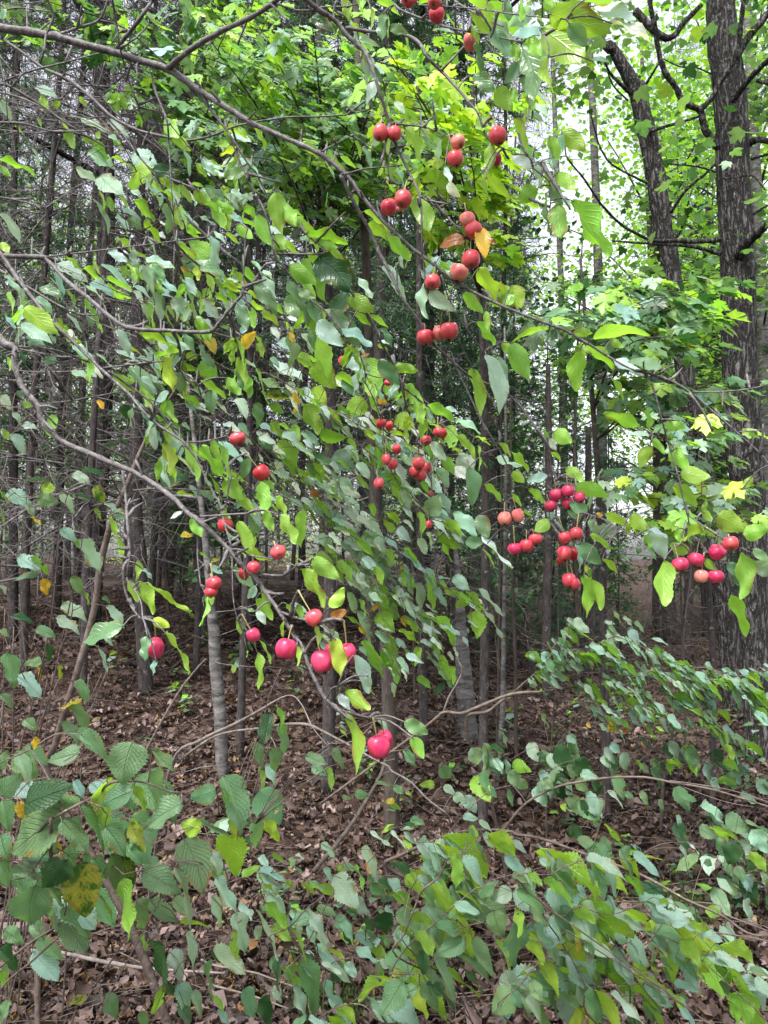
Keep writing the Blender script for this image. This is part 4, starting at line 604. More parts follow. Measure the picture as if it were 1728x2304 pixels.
# apples: tile, centre, radii (1/2.88 photo px), skin, label
APPLES = [
("B",988,-8,52,54,'r',"half cropped red crabapple at the very top edge, left of the yellow spotted one"),
("B",1157,8,48,50,'r',"orange red crabapple at the top edge, the upper of a touching pair"),
("B",1172,95,52,53,'r',"red crabapple just below its twin near the top edge, the lower of the touching pair"),
("B",1392,268,50,70,'o',"blemished russet crabapple behind a curled yellowing leaf near the top"),
("B",805,860,52,54,'r',"red crabapple left of the hanging branch, the left one of the high pair"),
("B",898,865,46,52,'r',"red crabapple crossed by the thin hanging branch, right of its twin"),
("B",1310,920,48,50,'o',"pale salmon crabapple on top of a redder one, upper middle"),
("B",1290,1028,52,60,'r',"red crabapple just under the pale salmon one, dark calyx showing"),
("B",1567,880,57,60,'r',"round red crabapple with its dark calyx facing the viewer, alone on its twig"),
("B",1552,1030,40,54,'p',"crimson crabapple mostly hidden behind a light green leaf, upper middle"),
("B",862,1342,54,56,'r',"red crabapple in the upper pair on the long hanging branch, the left lower one"),
("B",953,1290,57,62,'r',"red crabapple in the upper pair on the long hanging branch, the right higher one"),
("B",935,1350,26,24,'o',"yellowish crabapple peeping out behind the upper pair on the hanging branch"),
("B",1370,1422,50,54,'o',"salmon crabapple at the top of the cluster with brown withered leaves"),
("B",1410,1490,56,58,'r',"orange red crabapple just above the withered brown and yellow leaves"),
("E",1395,22,60,66,'r',"glossy red crabapple directly under the withered yellow leaf"),
("E",1317,105,60,64,'o',"salmon pink crabapple under the withered leaves, lower left of a red one"),
("E",1145,168,52,50,'r',"single dull red crabapple above a pale folded leaf, left of the main bough"),
("E",1098,525,56,58,'r',"left red crabapple of the three in a row at mid height"),
("E",1190,500,48,58,'o',"middle crabapple of three in a row, orange and half hidden"),
("E",1250,485,60,62,'r',"right red crabapple of the three in a row, its dimpled end showing"),
("E",565,680,32,38,'r',"small red crabapple beside a pale grey leaf in the middle of the foliage"),
("E",672,790,24,28,'r',"tiny red crabapple wedged between bright leaves below a pale grey leaf"),
("E",855,820,26,22,'r',"tiny red crabapple under a pale leaf, the left of two side by side"),
("E",885,815,22,20,'r',"tiny dark red crabapple under a pale leaf, the right of two side by side"),
("E",810,1085,34,40,'d',"small deep red crabapple under the small yellow leaf, the left of two"),
("E",864,1102,27,38,'d',"small deep red crabapple under the small yellow leaf, the right of two"),
("E",1182,1142,35,36,'r',"small red crabapple in front of its twin at the right of the dense foliage"),
("E",1208,1150,30,38,'d',"small red crabapple half behind its twin at the right of the dense foliage"),
("E",1100,1195,38,38,'r',"small red crabapple alone on the thin twig, lower left of a pair"),
("E",912,1252,30,36,'r',"small red crabapple partly covered by a bright leaf in the centre"),
("E",845,1318,28,38,'r',"small red crabapple behind a slim green leaf, upper left of another"),
("E",884,1350,35,36,'r',"small red crabapple in the centre above a pale round leaf"),
("E",1055,1342,41,44,'r',"topmost red crabapple of the small tight cluster of four in the centre"),
("E",1108,1372,34,38,'r',"right red crabapple of the small tight cluster of four in the centre"),
("E",1066,1420,38,42,'r',"lowest red crabapple of the small tight cluster of four in the centre"),
("E",1022,1396,28,40,'d',"shaded crabapple at the left of the small tight cluster of four"),
("E",798,1475,34,40,'r',"small red crabapple tucked behind a pale round leaf in the centre"),
("E",1132,1540,20,22,'d',"tiny dark red crabapple showing through leaves above a broad green leaf"),
("E",36,1405,54,58,'d',"dark red crabapple left of centre hanging below a paler one"),
("D",1540,1184,54,47,'r',"flattened light red crabapple at the end of a short side twig, left of centre"),
("F",287,1545,46,46,'p',"left crimson crabapple of the right hand cluster by the long twig"),
("F",364,1522,42,44,'p',"upper right crimson crabapple of the cluster by the long twig"),
("F",252,1617,42,38,'p',"lower left crimson crabapple of the cluster by the long twig"),
("F",362,1602,40,40,'p',"round crimson crabapple low in the middle of the cluster by the long twig"),
("F",440,1562,36,40,'p',"crimson crabapple at the far right of its cluster, partly behind a leaf"),
("H",1612,42,46,50,'o',"orange crabapple left of the thin twig, the left one of two"),
("I",38,20,38,47,'o',"orange crabapple right of the thin twig, the right one of two"),
("H",1120,80,20,28,'r',"tiny orange crabapple under a small yellow leaf, low centre"),
("I",18,238,46,46,'p',"left crabapple of the three slanting upward in a row, right of centre"),
("I",95,218,47,50,'r',"middle crabapple of the three slanting upward in a row, right of centre"),
("I",152,175,46,44,'r',"right crabapple of the three slanting upward in a row, right of centre"),
("I",345,165,42,46,'r',"upper left crabapple of the dense hanging cluster under a broad leaf"),
("I",416,140,44,42,'r',"upper right orange red crabapple of the dense hanging cluster"),
("I",340,268,46,52,'r',"large middle crabapple of the dense hanging cluster"),
("I",403,270,38,52,'d',"middle right crabapple of the dense hanging cluster beside a grey leaf"),
("I",318,312,30,34,'d',"shaded crabapple peeping out at the lower left of the dense cluster"),
("I",370,442,44,50,'r',"front crabapple of the pair dangling lowest below the dense cluster"),
("I",407,464,33,44,'r',"rear crabapple of the pair dangling lowest below the dense cluster"),
("I",1090,342,55,50,'p',"leftmost crabapple of the big right hand cluster, beside a large green leaf"),
("I",1190,308,53,51,'p',"second crabapple from the left in the big right hand cluster"),
("I",1330,260,55,52,'p',"crimson crabapple upper right in the big right hand cluster"),
("I",1417,206,52,46,'r',"uppermost crabapple of the big right hand cluster, crossed by leaf stalks"),
("I",1227,416,44,49,'o',"salmon crabapple low in the big right hand cluster"),
("I",1320,418,50,50,'p',"lowest crimson crabapple of the big right hand cluster, beside the salmon one"),
("G",1460,85,50,52,'d',"dark red crabapple crossed by a thin hanging twig behind the lower bough"),
("G",1386,462,50,46,'r',"upper red crabapple of the pair hanging with small slim leaves on a thin twig"),
("G",1368,518,44,38,'r',"lower red crabapple of the pair hanging with small slim leaves on a thin twig"),
("G",1010,880,54,74,'p',"large crimson crabapple behind a folded leaf, lowest on the left"),
("H",145,262,50,50,'r',"red crabapple with a pale stalk above the lower bough"),
("G",1645,358,44,44,'r',"red crabapple just above the lower bough at its bend"),
("G",1580,400,34,46,'d',"deep red crabapple in shade beside the lower bough"),
("G",1642,797,44,52,'p',"crimson crabapple on the thin twig, between two slim leaves"),
("H",378,686,56,58,'r',"red crabapple on the forked twig above the lowest cluster"),
("H",196,886,71,77,'p',"big round pink red crabapple hanging alone beneath the lower bough"),
("H",430,968,72,80,'p',"big crimson crabapple at the left of the lowest cluster"),
("H",486,905,44,64,'p',"crimson crabapple in the middle of the lowest cluster, behind a leaf"),
("H",592,915,62,78,'p',"big pink crimson crabapple at the right of the lowest cluster behind a leaf"),
("H",838,1478,52,74,'p',"pink crimson crabapple half behind its twin at the very tip of the bough"),
("H",796,1520,74,90,'p',"largest pink crabapple, in front at the very tip of the bough"),
]
# ------------------------------------------------------------------ limbs, leaves and apples
def parse(path):
    out = []; t = None; w = 8
    for tok in path.split():
        if ':' in tok: t, tok = tok.split(':')
        a = tok.split(','); w = float(a[2]) if len(a) > 2 else w
        x, y = tp(t, float(a[0]), float(a[1])); out.append((x, y, w))
    return np.array(out)
WS = 1.0
class Plant:
    """knows where its limbs run so that leaves, stalks and side twigs leave from real wood"""
    def __init__(s): s.px = []; s.d = []; s.w = []
    def near(s, x, y, prefer_thin=0.0):
        p = np.concatenate(s.px); d = np.concatenate(s.d)
        k = np.argmin((p[:, 0] - x) ** 2 + (p[:, 1] - y) ** 2); return p[k], d[k]
    def limb(s, M, path, d0, d1, sides=8, knob=.12, rough=.07, ground=None, tint=None):
        a = parse(path)
        if d0 is None: _, d0 = s.near(a[0, 0], a[0, 1])
        L = np.concatenate([[0], np.cumsum(np.hypot(*np.diff(a[:, :2], axis=0).T))]); f = L / L[-1]
        d = d0 + (d1 - d0) * f + .012 * np.sin(f * 17 + a[0, 0])
        pts = np.array([P(x, y, dd) for (x, y, _), dd in zip(a, d)]); rad = np.array([max(pxm(w, dd) / 2 * WS, .0009) for (_, _, w), dd in zip(a, d)])
        if ground is not None:
            g = np.array([ground[0], ground[1], float(gh(*ground)) - .03]); mid = g * .6 + pts[0] * .4 + np.array([0, 0, (pts[0, 2] - g[2]) * .1])
            pts = np.vstack([g, mid, pts]); rad = np.concatenate([[rad[0] * 1.25, rad[0] * 1.1], rad])
        tube(M, pts, rad, sides=sides, sub=5, rough=rough, knob=knob, tint=tint)
        q = []; dd = []
        for i in range(len(a) - 1):
            n = max(2, int(np.hypot(a[i + 1, 0] - a[i, 0], a[i + 1, 1] - a[i, 1]) / 6))
            t = np.linspace(0, 1, n)[:, None]; q.append(a[i, :2] * (1 - t) + a[i + 1, :2] * t); dd.append(d[i] * (1 - t[:, 0]) + d[i + 1] * t[:, 0])
        s.px.append(np.vstack(q)); s.d.append(np.concatenate(dd))

def orient(B, T, ratio, nat, c):
    """blade normal so the leaf shows its true width turned by as much as the photo foreshortens it"""
    ax = nrm(T - B); v = nrm(CAM - (B + T) / 2)
    n0 = nrm(v - ax * np.dot(v, ax)); s0 = np.cross(ax, n0)
    cs = min(1.0, ratio / nat); an = math.acos(cs)
    c1 = n0 * math.cos(an) + s0 * math.sin(an); c2 = n0 * math.cos(an) - s0 * math.sin(an)
    hi, lo = (c1, c2) if c1[2] > c2[2] else (c2, c1)
    if c in 'gl': return -lo if lo[2] < .25 else lo      # underside towards us, upper side to the sky
    return hi
NAT = {'a': .52, 'h': .66}
def put_leaf(MW, ML, plant, x0, y0, x1, y1, ratio, c, kind, dj=.04, force_d=None, twig_r=.0011, tint=None):
    q, d = plant.near(x0, y0) if plant else ((x0, y0), force_d)
    if force_d: d = force_d
    d = d + rng.uniform(-dj, dj)
    L = math.hypot(x1 - x0, y1 - y0) / 1152 * TANV * d
    tilt = rng.uniform(-.35, .35) * L
    B = P(x0, y0, d); T = P(x1, y1, d + tilt)
    N = orient(B, T, ratio, NAT[kind], c)
    Lr = np.linalg.norm(T - B); W = .5 * max(ratio * 1.0, min(NAT[kind], ratio * 2.2)) * Lr
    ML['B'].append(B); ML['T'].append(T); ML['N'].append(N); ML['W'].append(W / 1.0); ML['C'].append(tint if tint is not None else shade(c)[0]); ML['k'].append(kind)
    if plant:
        A = P(q[0], q[1], plant.near(x0, y0)[1]); D = B - A; l = np.linalg.norm(D)
        if l > .004:
            m = A + D * .5 + np.array([0, 0, .12 * l]); tube(MW, [A, m, B, B + (T - B) * .03], [twig_r * (1.5 if l > .06 else 1), twig_r * 1.1, twig_r * .8, twig_r * .6], sides=4, sub=3, tint=(.2, .25, .08, 0))
def newL(): return {k: [] for k in 'BTNWCk'}
def flush(M, L, rows=16, **k):
    for kind in 'ah':
        i = [j for j, q in enumerate(L['k']) if q == kind]
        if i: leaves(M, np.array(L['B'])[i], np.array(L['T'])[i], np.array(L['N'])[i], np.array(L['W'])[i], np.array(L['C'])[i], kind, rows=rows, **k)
def parse_leaves(dct):
    for t, s in dct.items():
        for e in s.split(';'):
            a = e.split(); x0, y0 = tp(t, float(a[0]), float(a[1])); x1, y1 = tp(t, float(a[2]), float(a[3]))
            yield x0, y0, x1, y1, float(a[4]), a[5]
def fill_along(MW, ML, limb, d0, d1, n, length, kind, cols, ang=(20, 60), spread=14, ratio=(.25, .6), start=.15):
    """smaller leaves strung along a twig, all drooping the same way as their neighbours"""
    a = parse(limb); L = np.concatenate([[0], np.cumsum(np.hypot(*np.diff(a[:, :2], axis=0).T))])
    for k in range(n):
        f = start + (1 - start) * (k + rng.random()) / n; s = f * L[-1]
        x = np.interp(s, L, a[:, 0]); y = np.interp(s, L, a[:, 1]); d = d0 + (d1 - d0) * f
        lp = length * np.clip(rng.lognormal(-.12, .28), .5, 1.3) / d / TANV * 1152; th = R(rng.uniform(*ang))
        x0 = x + rng.normal(0, spread); y0 = y + rng.normal(0, spread * .7)
        p = Plant(); p.px = [np.array([[x, y]])]; p.d = [np.array([d])]
        put_leaf(MW, ML, p, x0, y0, x0 + lp * math.cos(th), y0 + lp * math.sin(th), rng.uniform(*ratio), rng.choice(list(cols)), kind, dj=.06, twig_r=.0008)

# ---- crabapple tree: trunk just outside the frame on the left, boughs reaching across the view
crab = empty('crabapple_tree', (-2.1, 1.5, 0), label="grey barked crabapple tree whose leafy fruiting boughs arch across the whole view", cat="apple tree")
CO = np.array([-2.1, 1.5, 0.0])
M = Mesh()
tube(M, [(-2.1, 1.5, -.1), (-2.12, 1.5, .5), (-2.0, 1.52, 1.1), (-2.05, 1.5, 1.7), (-1.9, 1.5, 2.4), (-1.8, 1.45, 3.2)], [.13, .1, .09, .08, .06, .04], sides=12, rough=.05)
tube(M, [(-2.0, 1.52, 1.2), (-1.6, 1.45, 1.75), (-1.25, 1.3, 2.2), (-.9, 1.25, 2.75), P(560, -60, 1.25)], [.05, .04, .03, .02, .012], sides=8, rough=.05)
tr = M.build('trunk', M_CRAB, crab, origin=CO)
for (anchor, pt, r) in (((-1.95, 1.5, 1.6), P(-21, 60, 1.5), .014), ((-2.0, 1.5, 1.4), P(-21, 575, 1.35), .010), ((-2.0, 1.5, 1.2), P(-42, 732, 1.15), .014), ((-1.9, 1.5, 1.9), P(-14, 82, 1.75), .006)):
    M = Mesh(); a = np.array(anchor); m = (a + pt) / 2 + np.array([0, 0, .1]); tube(M, [a, m, pt], [r * 1.6, r * 1.25, r], sides=8, rough=.06)
    M.build('limb', M_CRAB, crab, origin=CO)
WS = 1.02
crabP = Plant(); bough_objs = {}
boughM = {}; boughL = {}; boughP = {}
for name, limbs in BOUGHS:
    M = Mesh(); p = Plant()
    for path, d0, d1 in limbs:
        if d0 is None and not p.px: d0 = 1.3
        p.limb(M, path, d0, d1, sides=9)
    boughM[name] = M; boughP[name] = p; boughL[name] = newL()
    crabP.px += p.px; crabP.d += p.d
def which_bough(x, y):
    best = None
    for n, p in boughP.items():
        q = np.concatenate(p.px); m = ((q[:, 0] - x) ** 2 + (q[:, 1] - y) ** 2).min()
        if best is None or m < best[0]: best = (m, n)
    return best[1]
for x0, y0, x1, y1, r, c in parse_leaves(LV_A):
    n = which_bough(x0, y0); put_leaf(boughM[n], boughL[n], boughP[n], x0, y0, x1, y1, r, c, 'a', dj=.03)
# a few more leaves on the crossing twigs of the upper left
for path, dd, n in (("A:880,600,8 1010,680,8 1100,800,7 1180,900,6 1300,1040,5", 1.65, 3), ("A:1130,1170,10 1280,1230,9 1400,1320,7", 1.65, 6), ("E:590,200,15 740,400,15 890,700,13", 1.65, 5),
                    ("E:250,150,12 340,270,11 440,350,10 530,470,8", 1.5, 9), ("B:30,1180,12 230,1410,11 440,1640,11", 1.5, 6), ("B:1270,-20,14 1450,100,12 1600,170,10", 1.1, 5)):
    fill_along(boughM['crossing'], boughL['crossing'], path, dd, dd, n, .055, 'a', 'ggmb')
for nm, d_, cnt in (('crossing', 1.75, 26), ('main', 1.5, 26), ('middle', 1.4, 22), ('lower', 1.35, 40), ('top', 1.25, 18)):
    q = np.concatenate(boughP[nm].px); dd = np.concatenate(boughP[nm].d); vis = np.where((q[:, 0] > -20) & (q[:, 0] < 1740) & (q[:, 1] > -40) & ((q[:, 0] < 900) | (q[:, 1] < 320) | (nm != 'main')) & (q[:, 0] + q[:, 1] * 1.5 > 900))[0]
    for k in rng.choice(vis, cnt):
        th = R(rng.uniform(15, 70)); lp = .048 * rng.uniform(.55, 1.2) / dd[k] / TANV * 1152; x0 = q[k, 0] + rng.normal(4, 12); y0 = q[k, 1] + rng.normal(6, 10)
        put_leaf(boughM[nm], boughL[nm], boughP[nm], x0, y0, x0 + lp * math.cos(th), y0 + lp * math.sin(th), rng.uniform(.10, .38), rng.choice(list('gggbbm')), 'a', dj=.02, force_d=dd[k] + rng.uniform(.04, .22))

WS = 1.0
# fine drooping twigs hung with narrow leaves
rng = np.random.default_rng(21)
for nm, cnt in (('crossing', 11), ('main', 8), ('middle', 6), ('lower', 6), ('top', 3)):
    q = np.concatenate(boughP[nm].px); dd = np.concatenate(boughP[nm].d); vis = np.where((q[:, 0] > -20) & (q[:, 0] < 1700) & (q[:, 0] + q[:, 1] * 1.5 > 700) & ((q[:, 0] < 950) | (q[:, 1] < 420)) & (q[:, 1] < 1300))[0]
    for k in rng.choice(vis, cnt):
        d = dd[k]; th = R(rng.uniform(25, 75)); ln = rng.uniform(60, 210) * 1.4 / d; xs = [q[k, 0]]; ys = [q[k, 1]]; n = 6
        for j in range(n): xs.append(xs[-1] + ln / n * math.cos(th)); ys.append(ys[-1] + ln / n * math.sin(th)); th += rng.normal(.06, .16)
        d2 = d + rng.uniform(.12, .4); ds = np.linspace(d, d2, n + 1)
        tube(boughM[nm], [P(a, b, c) for a, b, c in zip(xs, ys, ds)], np.linspace(.0022, .0009, n + 1), sides=5, sub=3, rough=.25, knob=.5)
        for j in range(int(ln / 17)):
            f = rng.uniform(.2, 1) * n; x = np.interp(f, range(n + 1), xs); y = np.interp(f, range(n + 1), ys); dq = np.interp(f, range(n + 1), ds); t2 = th + rng.normal(0, .45); lp = .042 * np.clip(rng.lognormal(0, .28), .5, 1.5) / dq / TANV * 1152
            p = Plant(); p.px = [np.array([[x, y]])]; p.d = [np.array([dq])]; x0 = x + rng.normal(0, 7); y0 = y + rng.normal(0, 6)
            put_leaf(boughM[nm], boughL[nm], p, x0, y0, x0 + lp * math.cos(t2), y0 + lp * math.sin(t2), rng.uniform(.1, .5), rng.choice(list('gggbbml')), 'a', dj=.02, twig_r=.0008)
rng = np.random.default_rng(22)
# ---- apples
def apple_mesh(sq=.95, k5=.022, k2=.015, dim=.30, w=1.0):
    M = Mesh(); nu, nv = 28, 20; a = np.arange(nu) * 2 * math.pi / nu; V = []; UV = []
    for j in range(nv + 1):
        t = j / nv; ph = t * math.pi            # 0 at stalk end
        r = math.sin(ph) ** .92 * (1.0 + .05 * math.cos(ph)); z = math.cos(ph) * sq
        z -= dim * math.exp(-(ph / .36) ** 2); z += .17 * math.exp(-((math.pi - ph) / .30) ** 2)
        rr = r * w * (1 + k5 * np.cos(5 * a + .6) * math.sin(ph) ** 2 + k2 * np.cos(2 * a + 1 + ph) + k2 * np.sin(3 * a + 2 * ph))
        V.append(np.stack([rr * np.cos(a), rr * np.sin(a), np.full(nu, z)], -1)); UV.append(np.stack([a / 6.28, np.full(nu, t)], -1))
    V = np.concatenate(V); i = np.arange(nv)[:, None] * nu; j = np.arange(nu)[None]; j2 = (j + 1) % nu
    M.add(V, [np.stack([i + j, i + nu + j, i + nu + j2, i + j2], -1).reshape(-1, 4)], None, np.concatenate(UV)); return M
AMESH = {}
for i, kw in enumerate((dict(), dict(sq=.90, k5=.03, k2=.022, dim=.34), dict(sq=1.0, k5=.018, k2=.03, dim=.24), dict(sq=.93, k5=.04, k2=.012, dim=.38))):
    ap0 = apple_mesh(**kw).build('crabapple', APM['r']); me0 = ap0.data; bpy.data.objects.remove(ap0)
    for k, m in APM.items():
        me = me0.copy(); me.materials.clear(); me.materials.append(m); me.name = 'crabapple_' + m.name; AMESH[k, i] = me
Mc = Mesh()
for k in range(5):
    a = k * 1.2566 + .2; c_, s_ = math.cos(a), math.sin(a)
    tube(Mc, [(0.05 * c_, .05 * s_, -.76), (.13 * c_, .13 * s_, -.90), (.15 * c_, .15 * s_, -1.02), (.09 * c_, .09 * s_, -1.10)], [.05, .055, .04, .01], sides=5, sub=2)
tube(Mc, [(0, 0, -.74), (0, 0, -.84)], [.12, .09], sides=8, sub=1)
cal0 = Mc.build('calyx', M_CALYX); CALME = cal0.data; bpy.data.objects.remove(cal0)
SPURS = {}
for (t, x, y, rx, ry, k, lab) in APPLES:
    px, py = tp(t, x, y); q, d = crabP.near(px, py)
    if t == 'E' and 540 < x < 1260 and y > 600: d = 2.05 + rng.uniform(-.08, .08)      # the fruit deep in the foliage
    elif 'behind' in lab or 'shaded' in lab or 'peep' in lab or k == 'd': d = d + .03
    else: d = d - .012
    R_ = pxm(rx * 2, d) / 2; Rz = pxm(ry * 2, d) / 2
    C0 = P(px, py, d)
    # where the stalk is fixed: a spur on the nearest wood above
    allp = np.concatenate(crabP.px); alld = np.concatenate(crabP.d)
    cost = (allp[:, 0] - px) ** 2 + (allp[:, 1] - (py - 34)) ** 2 * 1.0 + np.where(allp[:, 1] > py - 4, 3e3, 0)
    kk = np.argmin(cost); A = P(allp[kk, 0], allp[kk, 1], alld[kk])
    up = A - C0; dist = np.linalg.norm(up)
    dirv = nrm(up * .55 / max(dist, 1e-6) + np.array([rng.uniform(-.25, .25), -.12, .8]))
    if abs(rx - ry) < 8 and rng.random() < .5: dirv = nrm(dirv + np.array([0, .35, 0]))
    ls = min(.034, max(.012, dist - R_ * .6)); S = C0 + dirv * (R_ * .6 + ls)
    o = bpy.data.objects.new('crabapple', AMESH[k, int(rng.integers(0, 4))]); COL.objects.link(o)
    rot = Vector(dirv).to_track_quat('Z', 'Y'); o.rotation_mode = 'QUATERNION'; o.rotation_quaternion = rot @ Vector((0, 0, 1)).rotation_difference(Vector((0, 0, 1)))
    o.location = tuple(C0); o.scale = (R_, R_, Rz)
    tag(o, lab, 'apple', 'crabapples hanging from the boughs')
    c = bpy.data.objects.new('calyx', CALME); COL.objects.link(c); c.parent = o
    loc = np.linalg.inv(np.array(rot.to_matrix()) @ np.diag([R_, R_, Rz])) @ (S - C0)
    Ms = Mesh(); sc_ = .0009 / R_
    tube(Ms, [(0, 0, .60), (loc[0] * .25 + .05, loc[1] * .25, .6 + (loc[2] - .6) * .5), tuple(loc)], [sc_ * .9, sc_, sc_ * 1.7], sides=5, sub=4)
    st = Ms.build('stalk', M_ASTEM, o)
    # the spur that carries it belongs to the bough
    nb = which_bough(allp[kk, 0], allp[kk, 1])
    D = S - A
    if np.linalg.norm(D) > .004:
        tube(boughM[nb], [A, A + D * .5 + np.array([0, 0, .1 * np.linalg.norm(D)]), S], [.0026, .0020, .0017], sides=6, sub=3, knob=.3)
# short knobbly fruiting spurs all along the limbs
for nb, p in boughP.items():
    q = np.concatenate(p.px); d = np.concatenate(p.d); n = len(q) // 16
    for k in rng.choice(len(q), n, replace=False):
        A = P(q[k, 0], q[k, 1], d[k]); v = nrm(np.array([rng.normal(.1, .6), rng.normal(0, .6), rng.normal(.2, .8)])); l = rng.uniform(.008, .05) * (1 if rng.random() < .8 else 1.8)
        tube(boughM[nb], [A, A + v * l * .5 + rng.normal(0, .002, 3), A + v * l], [.0022, .0017, .0012], sides=5, sub=2, knob=.5)
for name, _ in BOUGHS:
    b = boughM[name].build('bough', M_CRAB, crab, origin=CO)
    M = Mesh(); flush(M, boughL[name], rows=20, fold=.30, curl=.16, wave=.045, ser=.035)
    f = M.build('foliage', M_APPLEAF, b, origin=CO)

# ---- hazels
rng = np.random.default_rng(23)
HZ = {}
LABH = {"mid": "tall hazel with slanting stem, its pale leaves mixed among the small apples in the centre",
        "front": "nearest hazel shrub in the lower left with large pleated leaves and one yellow spotted leaf",
        "left": "sparse hazel shrub with thin upright stems at the left edge",
        "centre": "hazel shrub at the bottom centre with a pale crooked bare twig",
        "slope": "low hazel sprouts on leaf litter left of the bottom centre",
        "right": "dense hazel shrub in the lower right with bright lime and grey green leaves",
        "arching": "hazel with long brown stems arching over to the right edge, few leaves",
        "pale": "fallen over hazel with pale bare stems arching above the leaf litter",
        "sapling": "small leaved sapling spreading flat sprays of slanting leaves in front of the big trunk's foot"}
def add_shrub(name):
    s = SHRUBS[name]; g = s['base']; g3 = np.array([g[0], g[1], float(gh(*g))])
    root = empty('hazel_shrub' if name != 'sapling' else 'beech_sapling', g3, label=LABH[name], cat='shrub' if name != 'sapling' else 'sapling')
    M = Mesh(); p = Plant()
    for i, (path, d0, d1) in enumerate(s['limbs']):
        a = parse(path)
        low = a[0, 1] > 1990 or i == 0
        free = d0 is not None and i > 0 and not low
        p.limb(M, path, d0, d1, sides=6, knob=.05, rough=.05, ground=(g if i == 0 else ((g[0] + rng.normal(0, .12), g[1] + rng.normal(0, .08)) if low else None)))
        if free:      # tie a loose twig back to the older wood
            q = np.concatenate(p.px[:-1]); dd = np.concatenate(p.d[:-1]); k = np.argmin((q[:, 0] - a[0, 0]) ** 2 + (q[:, 1] - a[0, 1]) ** 2)
            A = P(q[k, 0], q[k, 1], dd[k]); B = P(a[0, 0], a[0, 1], d0); m = (A + B) / 2 + np.array([0, 0, .05 * np.linalg.norm(B - A)])
            if np.linalg.norm(B - A) < .5: tube(M, [A, m, B], [pxm(a[0, 2], d0) * .6, pxm(a[0, 2], d0) * .55, pxm(a[0, 2], d0) * .5], sides=5, sub=3)
    HZ[name] = (root, g3, M, p, newL()); return HZ[name]
for n in SHRUBS: add_shrub(n)
def fillp(name, path, d0, d1, n, length, cols, **k):
    root, g3, M, p, L = HZ[name]; fill_along(M, L, path, d0, d1, n, length, 'h', cols, **k)
def leaves_to(name, dct, dj=.06):
    root, g3, M, p, L = HZ[name]
    for x0, y0, x1, y1, r, c in parse_leaves(dct): put_leaf(M, L, p, x0, y0, x1, y1, r, c, 'h', dj=dj, twig_r=.0009)
leaves_to('mid', LV_M); leaves_to('front', LV_F, .04)
for dct, names in ((LV_K, ('centre', 'slope', 'arching', 'pale')), (LV_L, ('right', 'arching', 'centre'))):
    for x0, y0, x1, y1, r, c in parse_leaves(dct):
        best = min(names, key=lambda n: ((np.concatenate(HZ[n][3].px) - (x0, y0)) ** 2).sum(1).min() * (3 if n in ('arching', 'pale') else 1))
        root, g3, M, p, L = HZ[best]; put_leaf(M, L, p, x0, y0, x1, y1, r, c, 'h', dj=.06, twig_r=.0009)
LV_G = {'G': "390 110 500 180 .5 b;500 180 645 400 .33 b;395 110 540 200 .3 g;115 285 260 380 .5 b;200 290 320 415 .28 g;250 410 75 420 .33 m;305 430 300 545 .55 y;460 420 550 530 .5 m;550 520 590 600 .3 g;70 680 225 690 .33 d;400 600 570 690 .5 b;370 680 525 770 .33 b;690 610 815 745 .33 b;230 760 370 800 .5 m;300 850 340 960 .4 d;50 910 90 1110 .5 m;280 970 150 980 .5 m;100 1060 290 1160 .38 b;380 990 400 1100 .3 s;480 1100 610 1200 .4 m;530 1220 380 1260 .25 y;450 1240 610 1390 .38 m;0 1180 100 1260 .4 m;160 1340 250 1410 .6 m;400 1360 520 1490 .38 m;250 1000 260 1080 .3 y;0 760 60 800 .5 m;610 -20 670 60 .4 g;0 -20 55 100 .13 g;200 30 275 90 .2 y;680 810 735 860 .5 b;640 880 690 1050 .2 b;730 0 850 30 .6 m;1170 150 1245 150 .5 y;0 470 40 530 .3 b;100 1140 60 1060 .5 m;660 550 720 590 .5 m",
        'D': "0 900 70 1000 .6 b;80 1010 150 1080 .4 b;150 1090 240 1110 .4 b;265 1100 410 1245 .23 g;310 1040 385 1120 .55 g;75 1150 180 1280 .4 b;0 1120 40 1170 .5 b;140 955 215 975 .7 g;285 670 380 680 .5 d;610 1490 690 1600 .55 s;180 1450 330 1460 .28 d;260 1500 370 1520 .7 g;45 1530 210 1590 .5 b;0 1530 60 1590 .3 g;240 1570 380 1600 .7 m;380 1540 500 1650 .33 b;170 1600 220 1680 .5 b;500 1550 600 1580 .5 d;680 1600 780 1680 .28 b;420 1350 470 1350 .8 d;470 1410 590 1480 .5 b;100 890 200 900 .4 d;60 1190 30 1120 .4 g"}
leaves_to('left', LV_G)
leaves_to('sapling', {'I': "618 1378 692 1405 .95 y;720 1415 760 1430 .6 o;480 1370 515 1400 .6 y"})
# procedural leaves strung on the twigs where the photo is too dense to list
for path, d0, d1 in SHRUBS['sapling']['limbs'][1:]:
    a = parse(path); ln = np.hypot(*np.diff(a[:, :2], axis=0).T).sum()
    fillp('sapling', path, d0 or 3.4, d1, int(ln / 5.4), .074, 'bbbggmb', ang=(18, 58), spread=13, ratio=(.14, .42))
fillp('sapling', "I:0,900,6 150,930,6 300,960,5", 3.4, 3.4, 8, .06, 'mmgb')
fillp('sapling', "I:560,740,6 700,720,6 760,760,5", 3.6, 3.6, 8, .07, 'bmm')
for i, (path, d0, d1) in enumerate(SHRUBS['mid']['limbs'][2:10]):
    a = parse(path); ln = np.hypot(*np.diff(a[:, :2], axis=0).T).sum(); fillp('mid', path, (d0 or 2.3), d1, int(ln / 13), .058, 'bbggww', ang=(20, 62), spread=24, ratio=(.15, .45), start=.25)
